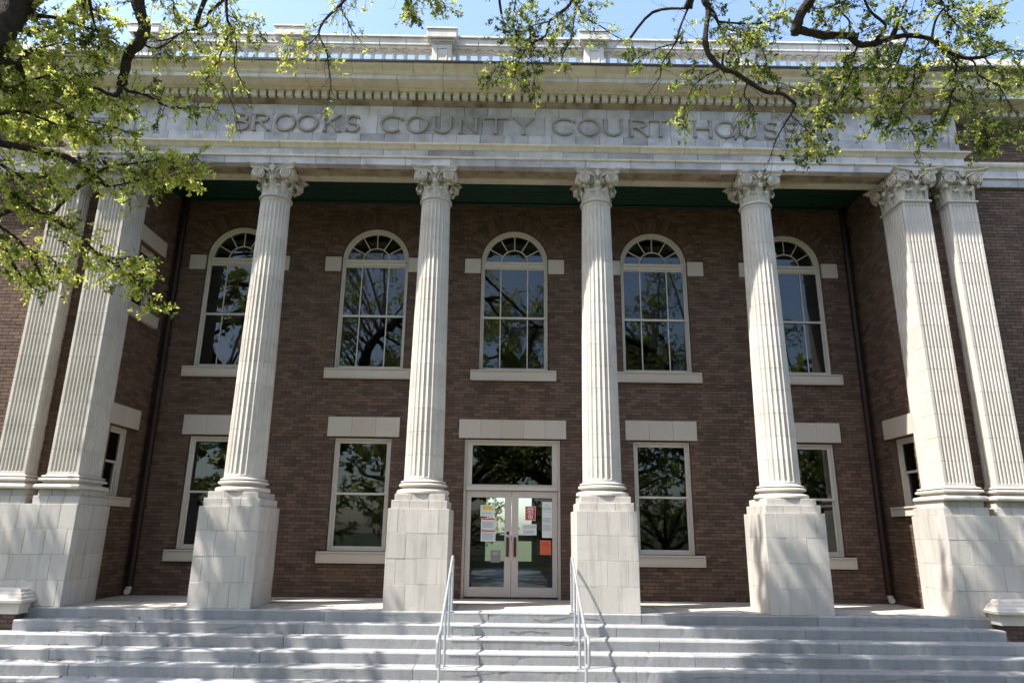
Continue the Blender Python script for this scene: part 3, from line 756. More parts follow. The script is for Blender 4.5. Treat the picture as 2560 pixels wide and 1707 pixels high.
LET = [('B',-5.948,-5.613),('R',-5.552,-5.177),('O',-5.071,-4.638),('O',-4.608,-4.174),('K',-4.074,-3.708),('S',-3.598,-3.293),
       ('C',-2.865,-2.392),('O',-2.331,-1.878),('U',-1.786,-1.352),('N',-1.245,-0.816),('T',-0.693,-0.203),('Y',-0.095,0.365),
       ('C',0.733,1.225),('O',1.28,1.732),('U',1.793,2.24),('R',2.347,2.748),('T',2.778,3.241),('H',3.678,4.108),('O',4.16,4.60),('U',4.655,5.075),('S',5.18,5.49),('E',5.60,5.93)]
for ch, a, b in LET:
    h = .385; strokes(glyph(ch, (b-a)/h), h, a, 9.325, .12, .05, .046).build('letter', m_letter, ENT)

# ------------------------------------------------------------------ balustrade
BAL = MB().box(-9.3, 9.3, .30, .70, 10.56, 10.92).build('balustrade', m_rail, HOUSE)
PIERX = (-8.2, -5.028, -1.676, 1.676, 5.028, 8.2)
def bal_pier():
    mb = MB(); mb.box(-.215, .215, -.215, .215, .36, 1.16, .006)
    for z0, z1, e in ((1.10, 1.14, .235), (1.14, 1.20, .265), (1.20, 1.40, .325), (1.40, 1.45, .345), (1.45, 1.475, .30)): mb.box(-e, e, -e, e, z0, z1, .008)
    for a in ((-.12, .12, .98, 1.005), (-.12, .12, .45, .475)): mb.box(a[0], a[1], -.228, -.2, a[2], a[3], .004)
    for a in ((-.12, -.095), (.095, .12)): mb.box(a[0], a[1], -.228, -.2, .475, .98, .004)
    return mb.mesh('balustrade_pier', m_rail)
bp = bal_pier()
bal_prof = [(.085, 10.92), (.085, 10.96), (.055, 10.985), (.05, 11.02), (.075, 11.10), (.088, 11.17), (.07, 11.23), (.05, 11.32), (.046, 11.44), (.045, 11.53), (.055, 11.535), (.056, 11.552), (.046, 11.556), (.046, 11.575), (.082, 11.585), (.09, 11.60), (.09, 11.618), (.08, 11.63)]
bm_ = MB().lathe([(r, z-10.92) for r, z in bal_prof], 14).mesh('baluster', m_rail, .7)
for x in PIERX: inst('balustrade_pier', bp, (x, .5, 10.56), BAL)
for a, b in zip(PIERX, PIERX[1:]):
    n = 12; w = (b-a-.43)/n
    for i in range(n): inst('baluster', bm_, (a+.215+w*(i+.5), .5, 10.92), BAL)
    k = 5; L = (b-a-.44)/k
    for i in range(k):
        x0, x1 = a+.22+L*i+.004, a+.22+L*(i+1)-.004; mb = MB()
        mb.box(x0, x1, .37, .63, 11.628, 11.68, .006); mb.box(x0, x1, .345, .655, 11.68, 11.86, .008); mb.box(x0, x1, .31, .69, 11.86, 11.895, .006); mb.box(x0+.002, x1-.002, .33, .67, 11.895, 11.925, .008)
        mb.build('rail_block', m_rail, BAL)

# ------------------------------------------------------------------ wings either side
for s in (-1, 1):
    x0, x1 = sorted((s*SW, s*12.6)); Mw = Matrix.Translation((0, WY, 0))
    wg = backing(rect(x0, x1, GZ-.1, 11.45), [], Mw, 'wing_wall', HOUSE)
    inst('brickwork', brick_mesh(brick_rows(x0, x1, GZ, 8.43, [('r', *sorted((s*7.7, s*9.5)), GZ-.1, 1.6)], 20+s)+brick_rows(x0, x1, 8.97, 9.95, [], 24+s)+brick_rows(*sorted((s*9.4, s*12.6)), 10.6, 11.42, [], 27+s), 'brickwork', Mw, seed=30+s), (0, 0, 0), wg, kind='stuff')
    a, b = sorted((s*9.27, s*12.6)); e = (0, 0)
    belt = [[(.12, 8.43), (.12, 8.60), (Ar, 8.60), (Ar, 8.43)], [(.10, 8.602), (.08, 8.615), (.08, 8.64), (Ar, 8.64), (Ar, 8.602)], [(.105, 8.642), (.105, 8.80), (Ar, 8.80), (Ar, 8.642)], [(.10, 8.802), (.08, 8.83), (.04, 8.86), (.02, 8.90), (.02, 8.955), (Ar, 8.955), (Ar, 8.802)]]
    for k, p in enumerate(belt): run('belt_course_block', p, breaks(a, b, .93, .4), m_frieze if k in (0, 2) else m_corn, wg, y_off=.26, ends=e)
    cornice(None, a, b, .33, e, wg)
    x = a+.1
    while x < b: inst('dentil', dent, (x, .33, 0), wg); x += .1835
    for i in range(4):
        q = a+i*(b-a)/4; MB().box(q+.003, q+(b-a)/4-.003, WY-.06, WY+.3, 11.42, 11.60, .015).build('coping_stone', m_rail, wg)
# roof, far walls and the rooms behind the windows
RF = MB().box(-12.58, 12.58, 1.0, 15.0, 10.3, 10.44).build('roof', m_roof, HOUSE)
mb = MB(); YB = 14.8
mb.box(-12.6, -12.3, WY+.32, 15, GZ, 11.4); mb.box(12.3, 12.6, WY+.32, 15, GZ, 11.4)
mb.box(-12.3, -.95, YB, 15, GZ, 11.4); mb.box(.95, 12.3, YB, 15, GZ, 11.4); mb.box(-.95, .95, YB, 15, 2.6, 11.4)
mb.build('outer_wall', m_brick, HOUSE)
mb = MB(); yi = D+.34
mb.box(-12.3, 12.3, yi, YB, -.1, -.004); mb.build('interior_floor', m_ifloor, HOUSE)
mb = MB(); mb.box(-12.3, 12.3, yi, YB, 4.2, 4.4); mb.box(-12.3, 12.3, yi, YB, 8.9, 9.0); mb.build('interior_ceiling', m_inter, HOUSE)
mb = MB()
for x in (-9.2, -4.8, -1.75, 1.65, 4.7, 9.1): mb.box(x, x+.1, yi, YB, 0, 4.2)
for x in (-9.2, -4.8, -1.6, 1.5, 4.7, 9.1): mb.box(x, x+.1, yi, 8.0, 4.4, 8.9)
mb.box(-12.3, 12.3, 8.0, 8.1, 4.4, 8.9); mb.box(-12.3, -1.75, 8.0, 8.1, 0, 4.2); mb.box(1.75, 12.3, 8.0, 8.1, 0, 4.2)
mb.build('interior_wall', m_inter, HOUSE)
mb = MB()       # rear door frame at the far end of the hall
mb.box(-.95, -.88, 14.7, 14.8, 0, 2.6); mb.box(.88, .95, 14.7, 14.8, 0, 2.6); mb.box(-.05, .05, 14.7, 14.8, 0, 2.6); mb.box(-.88, .88, 14.7, 14.8, .98, 1.2); mb.box(-.88, .88, 14.7, 14.8, 0, .25)
mb.build('rear_door_frame', m_blue, HOUSE)
# filler between the inside of the facing wall and the rooms so that no sky leaks in
mb = MB(); mb.box(-SW-.6, -SW-.36, WY+.32, yi+.02, 0, 10.3); mb.box(SW+.36, SW+.6, WY+.32, yi+.02, 0, 10.3); mb.build('sky_filler', m_inter, HOUSE)
# porch ceiling of green boards
for i in range(11):
    y = .885+i*.1335; MB().box(-SW+.002, SW-.002, y+.003, min(y+.129, D+.005), 8.855, 8.9, .014).build('ceiling_board', m_green, HOUSE)
MB().box(-SW+.003, SW-.003, D-.07, D-.001, 8.80, 8.853, .012).build('ceiling_moulding', m_green, HOUSE)
for s in (-1, 1):
    a, b = sorted((s*(SW-.06), s*(SW-.001))); MB().box(a, b, .9, D-.071, 8.80, 8.853, .012).build('ceiling_moulding', m_green, HOUSE)
# downpipes in the porch corners
for s in (-1, 1):
    p = MB().tube([(s*7.755, D-.10, .17), (s*7.755, D-.10, 8.82)], .068, 14).build('downpipe', m_dred, HOUSE, smooth=.8)
    MB().tube([(s*7.755, D-.10, .18), (s*7.755, D-.105, .12), (s*7.74, D-.15, .08), (s*7.72, D-.22, .075)], .06, 12).build('outlet_elbow', m_paint, p, smooth=.8)
    for z in (.9, 3.6, 6.4): MB().tube([(s*7.755, D-.10, z), (s*7.755, D-.10, z+.05)], .074, 14).build('pipe_strap', m_dred, p, smooth=.8)

# ------------------------------------------------------------------ porch floor and steps
PF = MB().box(-SW, SW, .20, D+.4, -.2, -.004).build('porch_floor', m_floor, kind='structure')
for y0, y1 in ((.24, .30), (1.16, 1.28), (D-.14, D-.04)): MB().box(-SW+.05, SW-.05, y0, y1, -.02, .0).build('mosaic_border', m_mos, PF)
for x in (-6.9, -4.1, -2.6, -1.02, .98, 2.6, 4.1, 6.9): MB().box(x, x+.05, .301, 1.159, -.02, -.0006).build('mosaic_border', m_mos, PF)
STEPS = MB().box(-8.2, 8.2, .0, .25, GZ, -.16).build('stone_steps', m_mort, label='wide flight of grey stone steps up to the porch', cat='steps')
RS, TR = .165, .32
xs_end = 8.22
for i in range(7):
    yf = -.06-TR*i; zt = -RS*i; xe = xs_end if i < 2 else 9.9
    cuts = [-xe]; u = -xe+rng.uniform(2.0, 3.4)
    while u < xe-1.2: cuts.append(u); u += rng.uniform(2.4, 3.6)
    cuts.append(xe)
    for a, b in zip(cuts, cuts[1:]):
        dy = rng.uniform(-.004, .004); dz = rng.uniform(-.003, .002)
        n = max(8, int((b-a)/.07)); mb = MB(); rings = []; chip = 0
        for k in range(n+1):      # worn, slightly uneven front edge
            x = a+.004+(b-a-.008)*k/n; chip = rng.uniform(.006, .016) if rng.random() < .03 else chip*.35; w1 = rng.uniform(-.0015, .0015)+chip; w2 = rng.uniform(-.0015, .0005)-chip*.5
            rings.append([(x, yf+TR+.02, zt-RS), (x, yf+.012+dy, zt-RS), (x, yf+dy+w1*.5, zt-.02), (x, yf+.012+dy+w1, zt+dz+w2), (x, yf+.06, zt+dz), (x, yf+TR+.02 if i else .20, zt+dz-.0005)])
        so = mb.loft(rings).build('step_stone', m_step, STEPS)
        if rng.random() < .4 and i < 6:      # hairline crack along the riser
            x = a+rng.uniform(.2, .5)*(b-a); z = zt-rng.uniform(.05, .11); L = rng.uniform(.5, 1.3); P = []
            while L > 0:
                P.append((x, yf+dy+.004, z)); st = rng.uniform(.03, .08); x += st; L -= st; z = min(zt-.03, max(zt-.14, z+rng.uniform(-.014, .014)))
            if x < b: MB().tube(P, .0022, 4).build('crack', m_black, so)
    if i < 6:
        MB().box(-.985, .985, yf-.006, yf+.055, zt-.028, zt+.005, .004).build('nosing_strip', m_alu, STEPS)
# moulded blocks closing the flight at both ends
for s in (-1, 1):
    t = empty('cheek_block', (s*8.9, -.2, GZ), label='cream moulded stone block on a low brick base closing the steps', cat='stone block', group='stone blocks closing the flight of steps')
    inv = Matrix.Translation((-s*8.9, .2, -GZ))
    prof = [(.11, -.09), (.11, .085), (.035, .09), (.03, .13), (.055, .145), (.075, .185), (.105, .205), (.12, .235), (.17, .25), (.185, .285), (.24, .31)]
    def ring(e, z): return [(8.1+e, -.42+e), (9.62-e*0, -.42+e), (9.62, -.012), (8.1+e, -.012)]
    def pt(q, z): return (s*q[0], q[1], z)
    rr = [[pt(q, z) for q in ring(e, z)] for e, z in prof]
    low = MB().loft(rr[:2]); low.xf(inv).build('stone_base', m_cream, t)
    cp = MB().loft(rr[2:]); cp.xf(inv).build('moulded_cap', m_cream, t)
    body = MB().box(*sorted((s*8.30, s*9.6)), -.24, -.015, GZ, -.092); body.xf(inv).build('brick_body', m_bmort, t)
    bl = brick_rows(8.29 if s > 0 else -9.6, 9.6 if s > 0 else -8.29, GZ, -.10, [], 51)
    inst('brickwork', brick_mesh(bl, 'brickwork', inv @ Matrix.Translation((0, -.25, 0)), seed=52), (0, 0, 0), t, kind='stuff')
    Ms = Matrix(((0, s*1.0, 0, s*8.29), (-s*1.0, 0, 0, -.12), (0, 0, 1, 0), (0, 0, 0, 1)))
    inst('brickwork', brick_mesh(brick_rows(-.12, .10, GZ, -.10, [], 53), 'brickwork', inv @ Ms, seed=54, depth=.01), (0, 0, 0), t, kind='stuff')

# handrails
def handrail(s):
    x = s*1.03; t = empty('handrail', (x, -1.2, GZ), label='galvanised steel pipe handrail with looped lower end running down the middle steps', cat='handrail', group='pair of pipe handrails on the steps')
    iv = Matrix.Translation((-x, 1.2, -GZ)); r = .0215
    def bez(P, n=8):
        o = []
        for i in range(len(P)-1):
            p0, p1, p2, p3 = [Vector(P[max(0, min(len(P)-1, j))]) for j in (i-1, i, i+1, i+2)]
            for k in range(n):
                q = k/n; o.append(.5*((2*p1)+(p2-p0)*q+(2*p0-5*p1+4*p2-p3)*q*q+(3*p1-p0-3*p2+p3)*q**3))
        return o+[Vector(P[-1])]
    ya, za, yb, zb = -.16, .895, -2.12, -.05; ox = s*.03
    rail = [(x, -.02, .60), (x, -.02, .80), (x, -.05, .875), (x, -.12, .905), (x, -.22, .875), (x, -.6, .69), (x, -1.2, .395), (x, -1.8, .105), (x, yb+.06, zb+.02), (x, yb-.08, zb-.012), (x, yb-.25, zb-.015), (x, yb-.33, zb-.05), (x, yb-.36, zb-.12), (x, yb-.36, zb-.30), (x, yb-.33, zb-.37), (x, yb-.25, zb-.40), (x, yb-.02, zb-.41)]
    MB().tube(bez(rail, 5), r, 12).xf(iv).build('rail', m_steel, t, smooth=True)
    rz = lambda y: .905+(y+.12)*.49
    for y, zb_ in ((-.02, 0), (-.58, -RS*2), (-1.26, -RS*4), (-2.10, GZ+.012)):
        zt = .62 if y == -.02 else rz(y)-.005
        MB().tube([(x, y, zb_), (x, y, zt)], r*.98, 12).xf(iv).build('post', m_steel, t, smooth=.8)
        MB().box(x-.055, x+.055, y-.045, y+.045, zb_, zb_+.012, .003).xf(iv).build('base_plate', m_steel, t)
    y = -.02
for s in (-1, 1): handrail(s)

# ------------------------------------------------------------------ notices on the door glass
YN = D+.06+.045+.02-.004
def notice(x0, x1, z0, z1, m, label, bars, tilt=0):
    cx, cz = (x0+x1)/2, (z0+z1)/2
    t = MB().box(x0-cx, x1-cx, -.0008, .0008, z0-cz, z1-cz).build('notice', m, loc=(cx, YN, cz), label=label, cat='notice', group='paper notices taped to the door glass')
    t.rotation_euler = (0, math.radians(tilt), 0)
    W_, H_ = x1-x0, z1-z0
    for mm, lst in bars.items():
        mb = MB()
        for a, b, c, d_ in lst: mb.box(-W_/2+a*W_, -W_/2+b*W_, -.0016, -.0009, -H_/2+c*H_, -H_/2+d_*H_)
        mb.build('print', mm, t)
    return t
def lines(z1, z0, n, a=.08, b=.92, th=.35):
    g = random.Random(n); st = (z1-z0)/n
    return [(a, b-g.uniform(0, .18)*(b-a), z1-st*i-st*th, z1-st*i) for i in range(n)]
notice(-.664, -.357, 1.634, 1.868, m_paper, 'white notice with yellow highlighted heading on the left door leaf', {m_yel: [(.15, .85, .62, .94), (.1, .88, .5, .55)], m_ink: lines(.34, .2, 2)}, .6)
notice(-.645, -.337, 1.369, 1.602, m_paper, 'white notice with red heading bar just below the yellow headed one', {m_rink: [(.05, .97, .86, .97)], m_ink: lines(.68, .1, 8)}, -.4)
notice(-.644, -.335, 1.128, 1.360, m_paper, 'white notice with red heading bar, lowest of three on the left leaf', {m_rink: [(.05, .97, .85, .96)], m_ink: lines(.75, .08, 9)}, .5)
t = notice(.289, .512, 1.561, 1.856, m_rpaper, 'red poster with white circled prohibition symbol on the right door leaf', {m_paper: [(0, 1, .965, 1), (0, 1, 0, .04), (0, .03, .04, .965), (.97, 1, .04, .965), (.25, .75, .85, .90), (.16, .84, .75, .80), (.25, .72, .63, .68), (.18, .82, .52, .57)]}, .4)
mb = MB(); ringsec(mb, 0, -.065, .040, .052, 0, 2*PI, -.0017, -.001, 24); mb.prism([(-.036, -.035), (-.030, -.029), (.036, -.095), (.030, -.101)][::-1], -.0018, -.001); mb.box(-.012, .012, -.0019, -.001, -.09, -.045)
mb.build('symbol', m_paper, t)
t = notice(.227, .533, 1.262, 1.487, m_paper, 'white sign with small circled symbol below the red poster', {m_ink: lines(.86, .58, 4, .38, .95)+lines(.42, .08, 5)}, -1.)
mb = MB(); ringsec(mb, -.085, .052, .026, .034, 0, 2*PI, -.0017, -.001, 20); mb.prism([(-.105, .07), (-.1, .075), (-.065, .034), (-.07, .029)][::-1], -.0018, -.001); mb.build('symbol', m_ink, t)
notice(.649, .862, 1.213, 1.953, m_paper, 'tall white typed notice of two sheets at the hinge side of the right leaf', {m_ink: [(.32, .62, .89, .905)]+lines(.84, .76, 4)+[(.08, .92, .715, .722)]+lines(.55, .40, 7)+lines(.36, .18, 8)})
notice(.605, .838, .870, 1.163, m_opaper, 'plain orange sheet low on the right door leaf', {m_rink: lines(.9, .5, 6, .15, .85, .3)}, .3)
notice(-.431, -.22, .706, .949, m_ink, 'grey sheet low on the left door leaf', {m_paper: lines(.85, .55, 3, .2, .8, .2)})
# exit sign hanging in the hall
t = MB().box(-.19, .19, -.02, .02, -.10, .10, .006).build('exit_sign', m_paper, loc=(.02, D+1.1, 3.36), label='white exit sign with red letters hanging inside above the door', cat='sign')
for k, ch in enumerate('EXIT'):
    w = (.10, .10, .05, .10)[k]; x0 = (-.165, -.06, .05, .08)[k]
    strokes([[p for p in l] for l in ({'E': [[(0, 0), (0, 1)], [(0, .04), (.7, .04)], [(0, .5), (.6, .5)], [(0, .96), (.7, .96)]], 'X': [[(0, 0), (.7, 1)], [(0, 1), (.7, 0)]], 'I': [[(.2, 0), (.2, 1)]], 'T': [[(.35, 0), (.35, 1)], [(0, .96), (.7, .96)]]}[ch])], .13, x0, -.065, -.021, .004, .024).build('letter', m_exit, t)
MB().tube([(0, 0, .10), (0, 0, .84)], .008, 6).build('hanger', m_black, t)

# ------------------------------------------------------------------ oak trees: limbs as (points, start radius, end radius, twig density)
LEFT=[
 ([(-5.48,-7.0,5.31),(-5.4,-6.86,5.8),(-5.35,-6.72,6.18),(-5.34,-6.58,6.58),(-5.29,-6.44,7.04),(-5.18,-6.3,7.52)],0.21,0.17,0),
 ([(-4.41,-6.3,7.39),(-4.31,-6.25,7.05),(-4.25,-6.2,6.82),(-4.2,-6.15,6.65),(-4.25,-6.1,6.51),(-4.37,-6.05,6.42),(-4.43,-6.0,6.29),(-4.46,-5.95,6.17),(-4.49,-5.9,6.08)],0.075,0.05,0.3),
 ([(-4.49,-5.9,6.08),(-4.43,-5.86,6.04),(-4.32,-5.81,6.05),(-4.21,-5.77,6.02),(-4.09,-5.73,5.96),(-3.92,-5.69,5.95),(-3.71,-5.64,6.0),(-3.51,-5.6,5.98)],0.022,0.005,1),
 ([(-4.49,-5.9,6.08),(-4.49,-5.98,5.9),(-4.53,-6.06,5.87),(-4.62,-6.14,5.88),(-4.63,-6.22,5.76),(-4.61,-6.3,5.56)],0.03,0.006,1),
 ([(-5.55,-6.6,4.97),(-5.19,-6.5,4.97),(-4.97,-6.4,4.98),(-4.71,-6.3,4.97),(-4.55,-6.2,4.9),(-4.48,-6.1,4.86),(-4.38,-6.0,4.78)],0.04,0.024,0.8),
 ([(-4.91,-6.0,4.45),(-4.73,-5.94,4.32),(-4.62,-5.89,4.24),(-4.5,-5.83,4.13),(-4.4,-5.77,4.09),(-4.3,-5.71,4.08),(-4.19,-5.66,4.13),(-4.09,-5.6,4.11)],0.02,0.005,1),
 ([(-4.52,-5.8,4.14),(-4.41,-5.75,4.06),(-4.3,-5.7,4.01),(-4.18,-5.65,3.93),(-4.09,-5.6,3.85),(-4.01,-5.55,3.74),(-3.95,-5.5,3.65)],0.014,0.004,1.2),
 ([(-4.48,-6.1,4.86),(-4.42,-6.03,4.98),(-4.26,-5.97,5.06),(-4.14,-5.9,5.13),(-3.96,-5.83,5.21),(-3.76,-5.77,5.27),(-3.66,-5.7,5.33)],0.013,0.004,1.2),
 ([(-4.38,-6.0,4.78),(-4.26,-5.92,4.86),(-4.11,-5.84,4.96),(-3.97,-5.76,5.02),(-3.82,-5.68,5.12),(-3.69,-5.6,5.18)],0.012,0.004,1.2),
 ([(-5.17,-6.5,4.1),(-5.04,-6.42,3.95),(-4.97,-6.34,3.83),(-4.92,-6.26,3.71),(-4.89,-6.18,3.66),(-4.87,-6.1,3.61)],0.024,0.006,0.8),
 ([(-5.31,-6.3,4.28),(-5.2,-6.23,4.2),(-5.08,-6.17,4.11),(-5.01,-6.1,4.02),(-4.95,-6.03,3.91),(-4.91,-5.97,3.8),(-4.88,-5.9,3.7)],0.022,0.005,1),
 ([(-5.01,-6.1,4.02),(-4.93,-6.02,4.0),(-4.84,-5.95,3.98),(-4.8,-5.88,3.89),(-4.78,-5.8,3.82)],0.012,0.003,1),
 ([(-5.43,-6.8,5.76),(-5.21,-6.71,5.76),(-5.1,-6.63,5.8),(-5.09,-6.54,5.72),(-5.08,-6.46,5.58),(-5.06,-6.37,5.54),(-4.98,-6.29,5.61),(-4.88,-6.2,5.62)],0.03,0.008,1),
 ([(-5.04,-6.7,5.74),(-5.05,-6.58,5.96),(-4.99,-6.45,6.15),(-4.92,-6.33,6.29),(-4.8,-6.2,6.33)],0.015,0.004,1.1),
 ([(-5.4,-6.6,5.27),(-5.26,-6.5,5.31),(-5.16,-6.4,5.41),(-5.03,-6.3,5.41),(-4.88,-6.2,5.38),(-4.73,-6.1,5.41),(-4.57,-6.0,5.44)],0.022,0.005,1.1),
 ([(-5.04,-6.2,5.67),(-4.89,-6.12,5.57),(-4.72,-6.04,5.54),(-4.58,-5.96,5.55),(-4.38,-5.88,5.52),(-4.24,-5.8,5.5)],0.014,0.004,1.1),
 ([(-5.31,-6.7,5.54),(-5.17,-6.58,5.56),(-5.08,-6.46,5.72),(-4.96,-6.34,5.88),(-4.81,-6.22,5.93),(-4.72,-6.1,6.1)],0.02,0.005,1.1),
 ([(-5.8,-6.6,6.77),(-5.29,-6.5,6.54),(-4.97,-6.4,6.54),(-4.78,-6.3,6.53),(-4.62,-6.2,6.54),(-4.47,-6.1,6.48)],0.03,0.006,1.1),
 ([(-4.66,-6.5,6.88),(-4.65,-6.4,6.67),(-4.64,-6.3,6.54),(-4.58,-6.2,6.34),(-4.65,-6.1,6.19)],0.02,0.004,1.1),
 ([(-4.31,-6.0,6.58),(-4.2,-5.92,6.56),(-4.1,-5.85,6.68),(-3.98,-5.78,6.91),(-3.89,-5.7,7.01)],0.014,0.005,0.8),
 ([(-5.34,-6.6,4.64),(-5.09,-6.5,4.48),(-5.01,-6.4,4.46),(-4.89,-6.3,4.38),(-4.75,-6.2,4.31),(-4.66,-6.1,4.26)],0.028,0.01,1),
 ([(-5.14,-6.7,4.75),(-4.95,-6.58,4.62),(-4.87,-6.45,4.62),(-4.78,-6.33,4.71),(-4.66,-6.2,4.72)],0.02,0.005,1.1),
 ([(-3.47,-5.8,7.66),(-3.57,-5.78,7.36),(-3.71,-5.77,7.19),(-3.74,-5.75,7.02),(-4.0,-5.73,6.94),(-4.17,-5.72,6.85),(-4.42,-5.7,6.82)],0.022,0.006,0.6),
 ([(-3.75,-5.5,8.05),(-3.69,-5.47,7.64),(-3.65,-5.44,7.38),(-3.6,-5.41,7.26),(-3.66,-5.39,7.09),(-3.72,-5.36,6.88),(-3.8,-5.33,6.73),(-3.88,-5.3,6.58)],0.024,0.005,0.9),
 ([(-3.61,-5.4,7.27),(-3.53,-5.36,7.09),(-3.55,-5.32,6.85),(-3.47,-5.28,6.65),(-3.37,-5.24,6.47),(-3.29,-5.2,6.25)],0.01,0.003,0.35),
 ([(-3.68,-5.4,7.48),(-3.54,-5.33,7.44),(-3.41,-5.27,7.38),(-3.34,-5.2,7.49)],0.008,0.003,1),
 ([(-3.75,-5.3,6.92),(-3.75,-5.28,6.69),(-3.6,-5.25,6.46),(-3.47,-5.22,6.15),(-3.4,-5.2,5.93)],0.008,0.002,0.2),
 ([(-2.03,-5.3,8.28),(-2.28,-5.27,7.84),(-2.5,-5.25,7.57),(-2.58,-5.22,7.37),(-2.47,-5.2,7.13),(-2.42,-5.17,6.87),(-2.39,-5.15,6.68),(-2.42,-5.12,6.44),(-2.44,-5.1,6.19)],0.02,0.003,0.5),
 ([(-2.59,-5.2,7.39),(-2.71,-5.13,7.29),(-2.88,-5.07,7.3),(-3.04,-5.0,7.24)],0.008,0.003,1.1),
 ([(-2.3,-5.3,8.16),(-2.32,-5.22,7.75),(-2.24,-5.15,7.62),(-2.17,-5.08,7.5),(-2.06,-5.0,7.41)],0.012,0.003,0.6),
 ([(-1.51,-5.6,7.96),(-1.42,-5.53,7.74),(-1.36,-5.47,7.56),(-1.4,-5.4,7.49)],0.012,0.003,1.1),
 ([(-1.51,-5.6,7.96),(-1.18,-5.53,7.77),(-1.0,-5.47,7.66),(-0.97,-5.4,7.63)],0.01,0.003,1.1),
 ([(-4.27,-5.9,7.55),(-4.15,-5.8,7.34),(-4.14,-5.7,7.17),(-4.03,-5.6,7.2)],0.014,0.004,1),
]
